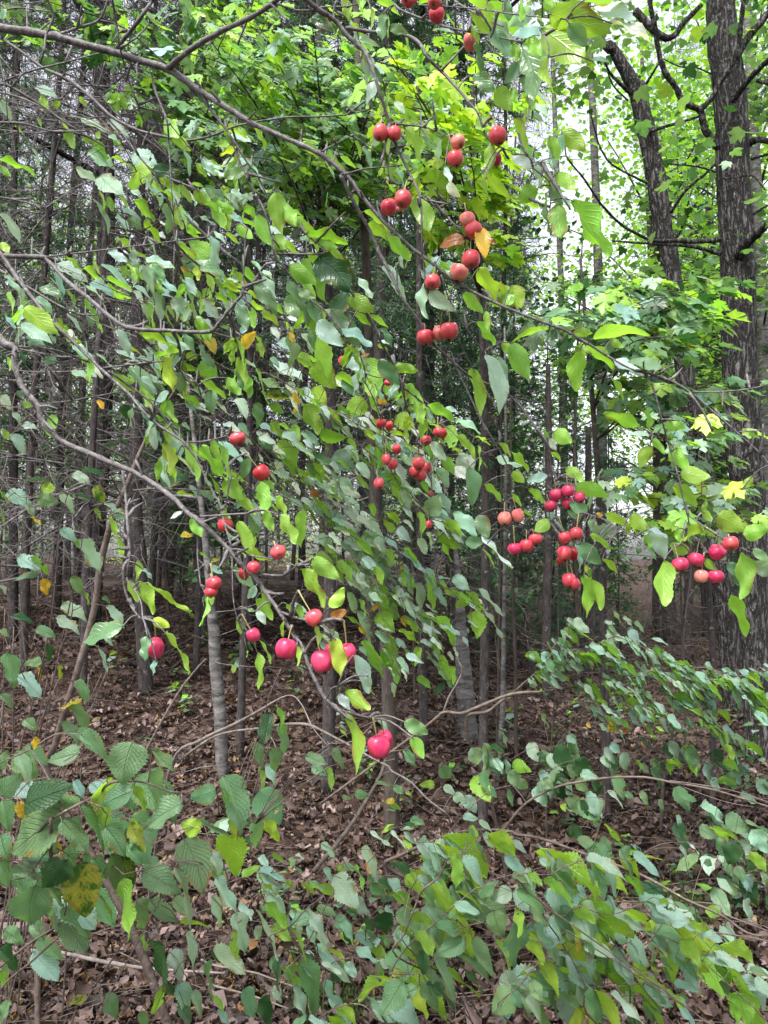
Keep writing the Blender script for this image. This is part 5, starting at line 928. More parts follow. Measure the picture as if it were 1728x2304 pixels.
for path, n in (("H:380,60,8 600,150,7 800,200,6", 16), ("H:380,260,8 600,350,7 800,500,6", 16), ("H:200,560,8 400,750,7 600,900,6", 8), ("E:20,1300,6 300,1400,6 600,1500,6", 18), ("E:200,1500,6 500,1620,6 H:800,60,6", 20), ("D:1200,60,6 1400,200,6 1500,300,6", 8),("D:900,560,6 1100,700,6 1350,900,6 1550,1050,6",10)):
    fillp('mid', path, 2.4, 2.4, n, .062, 'bbggww', ang=(20, 62), spread=26, ratio=(.15, .5))
for path, n in (("A:600,800,5 900,1000,5 1100,1250,5", 8), ("A:700,1150,5 1000,1350,5 1300,1600,5", 16), ("A:1250,1000,5 1450,1200,5 1650,1450,5", 12), ("D:0,200,5 200,350,5 420,520,5 640,700,5", 16), ("D:600,60,5 850,250,5 1100,420,5 1400,560,5", 22), ("D:800,600,5 1000,760,5 1250,900,5 1500,1150,5", 22), ("E:0,250,5 200,450,5 350,700,5 500,900,5", 20), ("E:500,950,5 700,1100,5 900,1250,5 1100,1350,5", 20), ("E:0,1000,5 200,1150,5 420,1350,5 600,1450,5", 20), ("H:300,100,5 520,260,5 750,420,5 900,600,5", 22)):
    fillp('mid', path, 2.3, 2.3, int(n * .8), .06, 'gggbbww', ang=(20, 62), spread=30, ratio=(.15, .5))
for path, d0, d1 in SHRUBS['right']['limbs'][:-1]:
    a = parse(path); ln = np.hypot(*np.diff(a[:, :2], axis=0).T).sum(); fillp('right', path, (d0 or 2) + .08, d1 + .1, int(ln / 17), .098, 'bbmbgl', ang=(8, 74), spread=46, ratio=(.18, .62))
for path, n, d in (("L:900,200,6 1200,330,6 1500,420,6 1659,560,6", 20, 3.3), ("L:1300,500,6 1500,650,6 1659,800,6", 16, 3.0), ("L:-200,60,6 200,40,6 500,100,6", 14, 3.3), ("L:900,-80,6 1250,-30,6 1659,60,6", 22, 3.4), ("I:0,1560,6 250,1500,6 500,1640,6", 10, 3.5), ("I:500,1500,6 800,1600,6 1000,1640,6", 12, 3.5), ("H:1400,1500,6 1500,1600,6 1659,1600,6", 8, 3.4), ("L:1000,1000,6 1250,1100,6 1500,1250,6", 9, 2.6)):
    fillp('arching', path, d, d - .1, int(n * 1.3), .10, 'mmbdgb', ang=(20, 75), spread=38, ratio=(.3, .7))
for path, d0, d1 in SHRUBS['centre']['limbs']: fillp('centre', path, (d0 or 2) + .1, d1 + .1, 10, .115, 'mbglb', ang=(25, 65), spread=40, ratio=(.15, .5))
for path, d0, d1 in SHRUBS['slope']['limbs']: fillp('slope', path, (d0 or 2) + .1, d1 + .1, 6, .08, 'mdbbg', ang=(20, 70), spread=34, ratio=(.2, .6))
for path, d0, d1 in SHRUBS['front']['limbs'][:8]: fillp('front', path, (d0 or 1.3) + .12, d1 + .15, 5, .08, 'mmbb', ang=(20, 80), spread=34, ratio=(.3, .65))
for n, (root, g3, M, p, L) in HZ.items():
    b = M.build('stems', M_PALE if n == 'pale' else M_STEM, root, origin=g3)
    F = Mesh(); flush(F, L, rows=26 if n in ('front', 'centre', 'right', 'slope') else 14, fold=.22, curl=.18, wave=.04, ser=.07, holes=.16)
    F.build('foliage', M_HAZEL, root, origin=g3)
# ------------------------------------------------------------------ ground and litter
rng = np.random.default_rng(31)
def grid_ground():
    M = Mesh()
    xs = np.concatenate([-np.geomspace(300, 12, 14), np.linspace(-11, 11, 180), np.geomspace(12, 300, 14)]); ys = np.concatenate([-np.geomspace(200, 4, 8), np.linspace(-3, 16, 190), np.geomspace(17, 300, 24)])
    X, Y = np.meshgrid(xs, ys); Z = gh(X, Y) + rng.normal(0, .012, X.shape) * (np.abs(X) < 11) * (Y < 16)
    V = np.stack([X, Y, Z], -1).reshape(-1, 3); nx = len(xs); i = np.arange(len(ys) - 1)[:, None] * nx; j = np.arange(nx - 1)[None]
    M.add(V, [np.stack([i + j, i + j + 1, i + nx + j + 1, i + nx + j], -1).reshape(-1, 4)]); return M
tag(grid_ground().build('ground', M_GROUND), kind='structure')
def litter():
    M = Mesh(); n = 44000
    d = 2.0 + 11 * rng.random(n) ** 1.5; x = rng.uniform(-.72, .72, n) * d + rng.normal(0, .2, n); y = d
    B = np.stack([x, y, gh(x, y) + rng.uniform(0.006, .05, n)], -1); a = rng.uniform(0, 6.283, n); L = np.clip(rng.lognormal(-3.15, .38, n), .015, .11)
    T = B + np.stack([np.cos(a) * L, np.sin(a) * L, rng.normal(0, .35, n) * L], -1)
    N = nrm(np.stack([rng.normal(0, .45, n), rng.normal(0, .45, n), np.ones(n)], -1))
    pal = np.array([(.075, .045, .036, 0), (.12, .078, .062, 0), (.19, .13, .105, 0), (.27, .195, .165, 0), (.14, .08, .05, .3), (.04, .025, .02, 0), (.36, .27, .225, 0), (.34, .17, .05, .3), (.42, .33, .09, .4)])
    C = pal[rng.choice(len(pal), n, p=[.2, .22, .18, .11, .12, .1, .05, .015, .005])]
    C = C * np.array([1, 1, 1, 1]); pt = .5 + .5 * np.sin(x * 2.1 + 1.7 * np.sin(y * 1.3)) * np.cos(y * 1.9 + x); C[:, :3] *= (.62 + .5 * pt)[:, None]; C[:, :3] *= rng.uniform(.45, 1.0, (n, 1)) * np.array([.86, .82, .92])
    leaves(M, B, T, N, L * rng.uniform(.22, .38, n), C, 'a', rows=4, fold=.55, curl=.35, wave=.16, ser=0.12)
    return M
tag(litter().build('leaf_litter', M_LITTER), label="carpet of brown curled dead leaves over the forest floor", cat="leaf litter", kind='stuff')
def twigs():
    M = Mesh(); n = 1500
    y = 2.0 + 12 * rng.random(n) ** 1.3; x = rng.uniform(-.75, .75, n) * y; a = rng.normal(.3, 1.0, n); L = rng.uniform(.08, .7, n)
    D = np.stack([np.cos(a), np.sin(a), rng.normal(0, .12, n)], -1)
    P0 = np.stack([x, y, gh(x, y) + rng.uniform(.01, .09, n)], -1); P1 = P0 + D * L[:, None] * .5; P1 += rng.normal(0, .02, (n, 3)); P2 = P1 + D * L[:, None] * .5 + rng.normal(0, .03, (n, 3))
    for q in (P1, P2): q[:, 2] = np.maximum(q[:, 2], gh(q[:, 0], q[:, 1]) + .01)
    r = rng.uniform(.0010, .0032, n); segs(M, P0, P1, r, r * .85); segs(M, P1, P2, r * .85, r * .5); return M
tag(twigs().build('twig_litter', M_STEM), label="fallen dead twigs scattered through the leaf litter", cat="twigs", kind='stuff')
def brush():
    M = Mesh(); n = 2200
    y = rng.uniform(6.5, 12, n); x = rng.uniform(-.62, .45, n) * y; z = np.abs(rng.normal(0, .42, n)) + .03
    c = np.stack([x, y, z + gh(x, y)], -1); D = nrm(rng.normal(0, 1, (n, 3)) * np.array([1, .8, .55])); L = rng.uniform(.15, .8, n)[:, None]
    b = c + D * L * .5 + rng.normal(0, .04, (n, 3)); e = b + nrm(D + rng.normal(0, .35, (n, 3))) * L * .5; r = rng.uniform(.0012, .0032, n)
    segs(M, c, b, r, r * .75); segs(M, b, e, r * .75, r * .4); return M
tag(brush().build('dead_brush', M_STEM), label="low tangle of dead bare twigs between the spruce trunks", cat="dead brush", kind='stuff')
def moss(cx, cy, r, n):
    M = Mesh(); a = rng.uniform(0, 6.28, n); q = np.abs(rng.normal(0, r * .5, n)); x = cx + np.cos(a) * q; y = cy + np.sin(a) * q * .7
    B = np.stack([x, y, gh(x, y) + .01], -1); T = B + rng.normal(0, .012, (n, 3)) + np.array([0, 0, .025]); diamonds(M, (B + T) / 2, T - B, rng.normal(0, 1, (n, 3)), .03, .008, np.array([.06, .11, .025, 0])); return M
for nm, cx, cy, r, lab in (("moss_patch", -.18, 2.85, .22, "dark green moss cushion on the litter at the bottom left of centre"), ("moss_patch", 1.35, 3.6, .35, "moss patch on the ground under the arching hazel stem at the right")):
    m = moss(cx, cy, r, 2500).build(nm, M_FAR); tag(m, lab, 'moss', kind='stuff')

# ------------------------------------------------------------------ trunks and limbs read from the photograph
def trunk_from(path_px, depth, ground=True, extra_up=None, sides=16, rough=.03, wscale=1.0, flare=1.25):
    """path from the foot upward in photo tiles"""
    a = parse(path_px); pts = [P(x, y, depth) for x, y, _ in a]; rad = [pxm(w, depth) / 2 * wscale for *_, w in a]
    if ground:
        f = pts[0].copy(); f[2] = float(gh(f[0], f[1])) - .08
        if pts[0][2] > f[2] + .1: pts = [f] + pts; rad = [rad[0] * flare] + rad
    if extra_up is not None: pts.append(pts[-1] + np.array(extra_up)); rad.append(rad[-1] * .6)
    return pts, rad
def limb_from(M, path, d0, d1, sides=8, rough=.06, knob=.1):
    a = parse(path); L = np.concatenate([[0], np.cumsum(np.hypot(*np.diff(a[:, :2], axis=0).T))]); f = L / L[-1]; d = d0 + (d1 - d0) * f
    tube(M, [P(x, y, q) for (x, y, _), q in zip(a, d)], [pxm(w, q) / 2 for (*_, w), q in zip(a, d)], sides=sides, sub=5, rough=rough, knob=knob)

def clump_leaves(M, centers, n_each, spread, size, cols, flat=.35, simple=True, mapl=False, droop=.5, v=.2):
    c = np.repeat(np.asarray(centers), n_each, axis=0); n = len(c)
    c = c + rng.normal(0, 1, (n, 3)) * np.array([spread, spread, spread * flat])
    a = rng.uniform(0, 6.283, n); A = np.stack([np.cos(a), np.sin(a), -np.abs(rng.normal(droop, .35, n))], -1); A = nrm(A)
    N = nrm(np.stack([rng.normal(0, .4, n), rng.normal(0, .4, n), np.ones(n)], -1)); L = size * rng.uniform(.6, 1.2, n)
    t = shade([cols[i] for i in rng.integers(0, len(cols), n)], v=v)
    if mapl: maples(M, c - A * L[:, None] * .5, c + A * L[:, None] * .5, N, t, simple=simple)
    else: diamonds(M, c, A, N, L, L * .75, t)

# big maple on the right
rng = np.random.default_rng(32)
gx = P(1704, 1700, 6.2); base = np.array([gx[0], gx[1], 0.0])
mp = empty('maple_tree', base, label="big rough barked maple trunk with pale lichen flecks near the right edge", cat='tree')
M = Mesh()
pts, rad = trunk_from("I:1590,1560,165 1585,1200,165 1570,700,168 F:1540,1620,205 1500,1250,235 1480,800,228 1465,300,226 C:1460,1659,222 1430,1100,214 1415,650,212 1370,300,200 1350,0,184 1340,-200,175", 6.2, extra_up=(-.3, .1, 2.6))
rad = [r * .93 for r in rad]
tube(M, pts, rad, sides=40, sub=8, rough=.012)
trunk = M.build('trunk', M_MAPB, mp, origin=base)
for path, d0, d1 in (("C:1340,960,46 1260,860,42 1235,780,40 1215,715,40 1110,660,34 1060,560,34 990,470,34 950,330,30 930,180,30 900,60,28 890,-80,24", 6.1, 5.7),
                     ("C:1215,720,34 1290,640,32 1340,550,34 1410,440,36 1470,320,36 1480,180,30 1500,0,26 1510,-120,22", 6.0, 5.7),
                     ("C:1440,380,50 1510,270,46 1580,180,44 1659,90,42 1760,0,38", 6.1, 6.0), ("C:1430,660,34 1500,560,36 1560,490,36 1659,390,34 1760,320,30", 6.05, 5.6),
                     ("C:1530,930,44 1600,905,38 1720,925,34", 6.2, 6.0), ("C:1470,1659,80 1510,1590,66 1580,1520,58 1659,1450,56 1780,1400,50", 6.1, 5.6),
                     ("C:1350,1550,34 1200,1565,30 1050,1560,26 920,1560,22 780,1500,18 690,1440,16 600,1350,15 540,1270,14 460,1150,12 400,1080,11 350,1010,9", 6.1, 5.2),
                     ("C:1350,1645,30 1230,1610,24 1100,1590,20 900,1580,15 650,1560,9", 6.1, 5.6), ("C:1320,1115,12 1200,1080,11 1000,1060,9", 6.1, 5.9),
                     ("C:1340,1160,11 1450,1150,10 1560,1140,9 1640,1230,8", 6.05, 5.9), ("C:1550,1030,20 1659,1000,16", 6.2, 6.1), ("C:1560,1390,14 1659,1330,12", 6.2, 6.1),
                     ("C:1290,480,10 1200,440,9 1080,430,8 980,380,6", 6.1, 5.8), ("C:1590,520,26 1659,540,22 1740,530,20", 5.95, 5.8)):
    M = Mesh(); limb_from(M, path, d0, d1, sides=10, rough=.09, knob=.12); M.build('limb', M_MAPB if '4' in path else M_MAPB, mp, origin=base)
M = Mesh()
def gaps(n, x0, x1, y0, y1, d0, d1, keep=.04):
    out = []
    while len(out) < n:
        x, y = rng.uniform(x0, x1), rng.uniform(y0, y1)
        if (1190 < x < 1470 and 170 < y < 700) and rng.random() > keep: continue
        if (1390 < x < 1560 and -50 < y < 620) and rng.random() > .22: continue
        out.append(P(x, y, rng.uniform(d0, d1)))
    return out
cent = gaps(50, 1250, 1900, -250, 720, 7.2, 10.5) + gaps(4, 1560, 1760, -150, 560, 5.2, 6.0)
clump_leaves(M, cent, 22, .34, .10, 'mmmgmd', mapl=True, simple=True); M.build('crown', M_MAPLE, mp, origin=base)

# leaning second maple
g2 = P(1650, 1640, 7.6); b2 = np.array([g2[0], g2[1], 0.0])
mp2 = empty('maple_tree', b2, label="slimmer dark maple trunk leaning left, just left of the biggest trunk", cat='tree')
M = Mesh(); pts, rad = trunk_from("I:1440,1400,120 1400,800,128 1370,500,130 F:1130,800,115 1070,400,118 1020,0,118 C:980,1500,116 925,1100,118 870,850,116 810,600,100 770,520,90 640,300,60 520,200,45", 7.6, extra_up=(-1.6, .4, 2.5))
tube(M, pts, rad, sides=24, sub=6, rough=.03); M.build('trunk', M_MAPB, mp2, origin=b2)
for path, d0, d1 in (("C:880,860,24 960,830,20 1050,805,19 1130,780,18 1210,755,16", 7.5, 7.2), ("C:1030,1380,22 1090,1280,19 1160,1200,18 1250,1130,17 1330,1050,16 1420,980,12", 7.5, 7.0),
                     ("C:770,610,26 700,540,22 640,480,18 600,400,12", 7.5, 7.2), ("C:880,1190,16 800,1150,14 720,1110,13 630,1050,12 570,950,10 540,850,9 510,740,8", 7.5, 6.8), ("C:860,560,22 920,460,14 960,400,10", 7.5, 7.3), ("C:800,70,50 1000,250,40 1120,140,34 1230,30,26", 7.9, 7.7), ("C:750,650,12 660,560,10 620,470,8", 7.4, 7.2)):
    M = Mesh(); limb_from(M, path, d0, d1, sides=8, rough=.08); M.build('limb', M_MAPB, mp2, origin=b2)
M = Mesh(); cent = gaps(40, 1100, 1750, -300, 600, 8.4, 12)
clump_leaves(M, cent, 28, .42, .105, 'gmmmd', mapl=True, simple=True); M.build('crown', M_MAPLE, mp2, origin=b2)

rng = np.random.default_rng(33)
# maple saplings: flat sprays of real maple leaves
def maple_spray(MW, ML, start, end, nside, leafL, cols, sidelen=.45, per=5, droop=(.25, .55), hang=None):
    s = np.asarray(start, float); e = np.asarray(end, float); D = e - s; l = np.linalg.norm(D); mid = (s + e) / 2 + np.array([0, 0, .08 * l])
    q = tube(MW, [s, mid, e], [.004 + l * .0022, .003 + l * .0012, .0016], sides=5, sub=8, rough=.25)
    h = nrm(np.cross(D, [0, 0, 1.0])); Bs = []; Ts = []; Ns = []
    for k in range(nside):
        f = .25 + .75 * (k + rng.random() * .5) / nside; A = q[int(f * (len(q) - 1))]; sg = 1 if k % 2 else -1
        v = nrm(nrm(D) * rng.uniform(.4, .9) + h * sg * rng.uniform(.5, 1.0) + np.array([0, 0, rng.normal(0, .15)])); sl = sidelen * rng.uniform(.5, 1.1) * (1.2 - f * .6)
        E = A + v * sl + np.array([0, 0, -.06 * sl]); qq = tube(MW, [A, (A + E) / 2 + np.array([0, 0, .04 * sl]), E], [.0028, .002, .0013], sides=4, sub=4, rough=.3)
        for m in range(per):
            g = .2 + .8 * (m + rng.random() * .6) / per; pt = qq[min(len(qq) - 1, int(g * (len(qq) - 1)))]
            w = nrm(v * .5 + h * rng.normal(0, .8) + np.array([rng.normal(.25, .35), rng.normal(-.15, .3), -.12])); pe = leafL * rng.uniform(.35, .8); b = pt + w * pe
            segs(MW, [pt], [b], .001, .0008)
            a = nrm(w * .75 + np.array([.55, 0, -rng.uniform(*droop) - .12])); L = leafL * rng.uniform(.65, 1.15); Bs.append(b); Ts.append(b + a * L)
            Ns.append(nrm(np.array([rng.normal(0, .28), rng.normal(-.1, .28), 1.0])))
    maples(ML, Bs, Ts, Ns, shade([cols[i] for i in rng.integers(0, len(cols), len(Bs))], v=.14), wid=rng.uniform(.85, 1.05))
def maple_sapling(lab, foot, top, r, targets, leafL, cols, **k):
    foot = np.array([foot[0], foot[1], float(gh(*foot))]); root = empty('maple_sapling', foot, label=lab, cat='sapling')
    M = Mesh(); top = np.array(top, float); mid = (foot + top) / 2 + np.array([.05, 0, 0]); q = tube(M, [foot - np.array([0, 0, .05]), mid, top], [r, r * .75, r * .25], sides=9, sub=10, rough=.05); M.build('trunk', M_SPRB, root, origin=foot)
    MW = Mesh(); ML = Mesh()
    for (px, py, d) in targets:
        e = P(px, py, d); j = np.argmin(np.abs(q[:, 2] - (e[2] + .15 - .12 * np.hypot(e[0] - foot[0], e[1] - foot[1])))); s = q[max(2, j)]
        maple_spray(MW, ML, s, e, k.get('nside', 9), leafL, cols, per=k.get('per', 5), sidelen=k.get('sidelen', .42))
    MW.build('twigs', M_DARKST, root, origin=foot); ML.build('crown', M_MAPLE, root, origin=foot)
U = lambda a, b: rng.uniform(a, b)
maple_sapling("young maple with bright translucent leaves filling the top centre behind the crabapple boughs", (-.35, 4.9), (-.45, 4.9, 5.6), .045,
    [(U(380, 1000), U(-40, 240), U(3.0, 4.4)) for _ in range(17)] + [(U(600, 1050), U(180, 420), U(3.2, 4.4)) for _ in range(8)] + [(U(420, 700), U(60, 260), U(3.2, 4.0)) for _ in range(4)], .085, 'gmmgmb', nside=9)
maple_sapling("maple sapling with yellow green sunlit leaves beside the highest apples", (.55, 4.4), (.5, 4.3, 4.6), .03,
    [(870, 110, 2.6), (900, 150, 2.7), (930, 200, 2.7), (960, 230, 2.8), (1000, 260, 2.8), (1070, 150, 2.7), (1060, 350, 2.9), (990, 330, 2.9), (860, 250, 2.8), (1010, 90, 3)], .095, 'lgl', nside=6, per=4, sidelen=.28)
maple_sapling("maple sapling with blue green and lime leaves before the dark trunks at mid right", (1.3, 4.6), (1.2, 4.6, 3.4), .03,
    [(U(1180, 1640), U(610, 800), U(3.2, 4.3)) for _ in range(11)] + [(1480, 660, 3.2), (1530, 690, 3.2), (1560, 720, 3.2), (1450, 760, 3.2), (1600, 860, 3.4), (1700, 860, 3.4)], .10, 'mgmdbm', nside=7, per=4, sidelen=.35)
maple_sapling("low maple sapling with blue green leaves behind the right hand apple clusters", (1.75, 4.2), (1.7, 4.2, 2.4), .02,
    [(1560, 950, 3.0), (1600, 990, 3.0), (1580, 1120, 3.1), (1640, 1130, 3.1), (1400, 1100, 3.6), (1480, 1130, 3.6), (1440, 1180, 3.6), (1360, 1080, 3.7), (1690, 1180, 3.3), (1540, 1200, 3.6)], .085, 'lgmbb', nside=6, per=4, sidelen=.25)
maple_sapling("maple sapling with dark leaves showing behind the crossing twigs of the upper left", (-1.0, 5.4), (-1.0, 5.4, 5.2), .03,
    [(U(0, 620), U(-60, 120), U(4.2, 5.2)) for _ in range(10)] + [(U(300, 700), U(200, 420), U(4.4, 5.2)) for _ in range(8)], .10, 'mmgd', nside=8)

# ------------------------------------------------------------------ spruces, the dense stand
def spruce_variant(seed, H=13, r=.06, nb=175, needles=False, zlo=.9, live_from=6.0):
    g = np.random.default_rng(seed); T = Mesh(); B = Mesh(); Nn = Mesh()
    z = np.linspace(-.1, H, 12); tube(T, np.stack([.06 * np.sin(z * .7 + seed), .06 * np.cos(z * .5), z], -1), r * (1 - z / H * .8), sides=12, sub=3, rough=.02)
    zz = np.sort(g.uniform(zlo, H * .95, nb)); az = g.uniform(0, 6.283, nb); l = g.uniform(.5, 1.5, nb) * (1 - zz / H * .45)
    D = np.stack([np.cos(az), np.sin(az), g.normal(-.05, .18, nb)], -1); K = 4
    p = np.stack([.06 * np.sin(zz * .7 + seed), .06 * np.cos(zz * .5), zz], -1); rr = .010 * l
    nodes = [p]
    for k in range(K):
        D = nrm(D + g.normal(0, .16, D.shape) + np.array([0, 0, -.05])); q = nodes[-1] + D * (l / K)[:, None]; segs(B, nodes[-1], q, rr * (1 - k / K * .8), rr * (1 - (k + 1) / K * .8)); nodes.append(q)
    S = 16; allP0 = []; allP1 = []; 
    for s_ in range(S):
        f = g.uniform(.15, 1, nb) * K; i = np.minimum(f.astype(int), K - 1); fr = (f - i)[:, None]
        n0 = np.array(nodes)[i, np.arange(nb)]; n1 = np.array(nodes)[i + 1, np.arange(nb)]; A = n0 * (1 - fr) + n1 * fr
        d = nrm(nrm(n1 - n0) * .6 + g.normal(0, .7, (nb, 3)) + np.array([0, 0, -.15])); sl = l * g.uniform(.15, .5, nb)
        M1 = A + d * (sl * .5)[:, None]; E = M1 + nrm(d + g.normal(0, .4, d.shape)) * (sl * .5)[:, None]
        segs(B, A, M1, .0035, .0025); segs(B, M1, E, .0025, .0012); allP0 += [A, M1]; allP1 += [M1, E]
        d2 = nrm(d + g.normal(0, .8, d.shape)); segs(B, M1, M1 + d2 * (sl * .4)[:, None], .002, .001); allP0.append(M1); allP1.append(M1 + d2 * (sl * .4)[:, None])
    if needles:
        P0 = np.concatenate(allP0); P1 = np.concatenate(allP1); keep = P0[:, 2] > live_from; P0 = P0[keep]; P1 = P1[keep]; m = 12
        f = g.random((len(P0), m, 1)); c = (P0[:, None] * (1 - f) + P1[:, None] * f).reshape(-1, 3); ax = np.repeat(nrm(P1 - P0), m, axis=0)
        d = nrm(ax * .7 + g.normal(0, .6, c.shape)); n = len(c); t = shade('d', n, .3)[:, :] * np.array([1.5, 1.3, 1.7, 1]); diamonds(Nn, c + d * .02, d, g.normal(0, 1, c.shape), g.uniform(.035, .07, n), .011, t)
    return T, B, Nn
rng = np.random.default_rng(34)
VARS = []
for i, kw in enumerate((dict(r=.036), dict(H=12, r=.03), dict(H=14, r=.055), dict(H=12, r=.05, nb=150, needles=True, live_from=1.8), dict(H=13, r=.065, needles=True, live_from=3.0), dict(H=11, r=.04, nb=120, needles=True, live_from=.6, zlo=.3))):
    T, B, Nn = spruce_variant(i + 3, **kw)
    root = empty('spruce_tree', (0, 0, 0), cat='tree'); T.build('trunk', M_SPRB, root); B.build('dead_branches', M_DEAD, root)
    if kw.get('needles'): Nn.build('needles', M_NEEDLE, root)
    VARS.append(root)
GRP = 'dead twigged spruces of the dense stand'
def place(var, x, y, s=1.0, rz=None, first=[set()], label=None, group=GRP):
    o = VARS[var] if var not in first[0] else copy_tree(VARS[var]); first[0].add(var)
    o.location = (x, y, float(gh(x, y))); o.scale = (s, s, s); o.rotation_euler = (rng.normal(0, .02), rng.normal(0, .02), rng.uniform(0, 6.28) if rz is None else rz)
    o['label'] = label or ("thin grey spruce with dead bare twigs, one of the crowded stand behind" if var < 3 else "thin spruce with dark green needles above dead twigs, one of the stand behind"); o['group'] = group
    return o
taken = []
def ok(x, y, m):
    if any((x - a) ** 2 + (y - b) ** 2 < m * m for a, b in taken): return False
    for bx, by in ((base[0], base[1]), (b2[0], b2[1])):
        if (x - bx) ** 2 + (y - by) ** 2 < .8: return False
    return True
def px_of(x, y): return 864 + x / y / TANV * 1152
# those whose trunks can be followed in the photo: (photo x, depth, variant, scale)
for (px, d, v, s) in ((75, 6.6, 0, 1), (215, 6.2, 1, 1), (330, 7.4, 0, 1), (1140, 8.5, 0, .9), (1180, 8.5, 5, .5), (1240, 9.5, 5, .42), (840, 6.6, 4, 1), (905, 9, 0, .8), (1010, 8.0, 5, 1), (1310, 10, 5, .40), (1390, 11, 5, .45), (690, 8.5, 1, 1), (450, 7.0, 1, 1), (130, 9, 2, 1), (20, 7.8, 3, 1), (560, 7.4, 0, 1)):
    x = (px - 864) / 1152 * TANV * d; place(v, x, d, s); taken.append((x, d))
n = 0
while n < 76:
    d = rng.uniform(7.2, 24); px = rng.uniform(-250, 1950); x = (px - 864) / 1152 * TANV * d
    if px > 1150 and d < 8.5: continue
    if px > 1350 and d < 14 and rng.random() < .8: continue
    if 1180 < px < 1480: continue
    if ok(x, d, .55):
        place(int(rng.choice([0, 1, 2, 3, 4, 5], p=[.28, .26, .2, .08, .10, .08])) if px < 1150 else int(rng.choice([1, 3, 4, 5])), x, d, rng.uniform(.8, 1.15)); taken.append((x, d)); n += 1

rng = np.random.default_rng(35)
# ------------------------------------------------------------------ single trunks in the foreground wood
def pole(name, cat, label, path, mat, depth=None, up=(0, 0, 3.5), sides=12, rough=.03, twigs_n=10, group=None, ground=True):
    a = parse(path)
    if depth is None: depth = ground_under(a[0, 0], a[0, 1])
    pts, rad = trunk_from(path, depth, extra_up=up, flare=1.15, ground=ground); f = np.array([pts[0][0], pts[0][1], 0.0])
    root = empty(name, f, label=label, cat=cat); 
    if group: root['group'] = group
    M = Mesh(); q = tube(M, pts, rad, sides=sides, sub=6, rough=rough)
    B = M
    for k in range(twigs_n):
        A = q[rng.integers(3, len(q))]; v = nrm(rng.normal(0, 1, 3) * np.array([1, 1, .5])); l = rng.uniform(.15, .7)
        tube(B, [A, A + v * l * .5 + rng.normal(0, .03, 3), A + v * l + rng.normal(0, .06, 3)], [.004, .003, .0012], sides=4, sub=3, rough=.3)
    M.build('trunk', mat, root, origin=f)
    return root
pole('birch_tree', 'tree', "young birch trunk with white patches, left of centre under the lower bough", "J:1450,60,70 G:1440,1640,82 1425,1300,84 1400,1050,80 1385,760,74 1350,400,50 1300,-100,34", M_BIRCH, up=(-.1, 0, .8))
pole('young_tree', 'tree', "dark slender trunk standing in the open leaf litter at the middle", "K:885,410,112 875,100,100 H:860,1300,92 850,1000,88 830,600,80 780,100,70 E:740,900,66 720,200,60", M_DARKST, up=(-.1, 0, 2.5))
pole('spruce_tree', 'tree', "grey spruce trunk standing left of the white patched birch", "G:950,1180,95 930,900,95 905,300,90 880,-300,80", M_SPRB, up=(0, 0, 4), twigs_n=40, depth=6.4)
pole('birch_tree', 'tree', "pale birch trunk in soft shade, right of centre behind the crooked twig", "K:1430,60,118 H:1380,1450,118 1350,1100,115 1330,800,80 1300,300,30", M_BIRCH, depth=5.6, up=(-.1, 0, .6), twigs_n=16)
pole('young_tree', 'tree', "thin pale grey trunk just right of the dark trunk in the open litter", "K:1090,120,62 H:1085,1300,56 1075,1000,52 1070,700,50 1060,200,45", M_SPRB, depth=5.4)
for i, (path, lab, dd, m) in enumerate((
    ("K:1480,200,34 H:1490,1400,30 1490,900,26 1495,300,20 1500,-300,14", "straight thin sapling stem beside the pale birch, the left of three bare poles", 4.9, M_SPRB),
    ("K:1540,280,34 H:1590,1400,36 1600,1000,32 1610,400,26 1620,-200,20", "pale thin birch pole, the middle one of three bare poles right of centre", 4.9, M_BIRCH),
    ("K:1530,300,20 H:1560,1500,18 1570,1000,15 1580,400,13 1590,-100,10", "wiry dark stem among the three bare poles right of centre", 4.6, M_DARKST),
    ("L:70,420,28 I:30,1600,26 20,900,22 0,300,16", "dark bare sapling stem left of the spreading small leaved sapling", 4.7, M_DARKST),
    ("L:960,480,22 980,100,22 I:1020,1560,20 1060,1280,16 1100,900,12", "short dark stem under the small leaved sapling, right of centre", 4.3, M_DARKST),
    ("I:220,1700,12 250,1550,12 270,1280,10 300,900,8", "wiry upright shoot in front of the pale birch", 4.2, M_DARKST),
    ("I:230,1400,66 220,900,62 230,300,58 240,-300,50", "grey trunk in the shade between the two hanging apple clusters", 7.5, M_SPRB),
    ("I:1110,960,14 1115,760,12 1140,560,10 1160,300,8", "crooked dark sapling behind the right hand apple cluster", 5.5, M_DARKST),
    ("I:480,1300,60 500,600,60 500,0,55", "dark trunk in the shade below the dense hanging cluster", 9.0, M_SPRB))):
    pole('sapling_stem', 'sapling', lab, path, m, depth=dd, sides=7, rough=.08, twigs_n=6, up=(0, 0, 1.0))
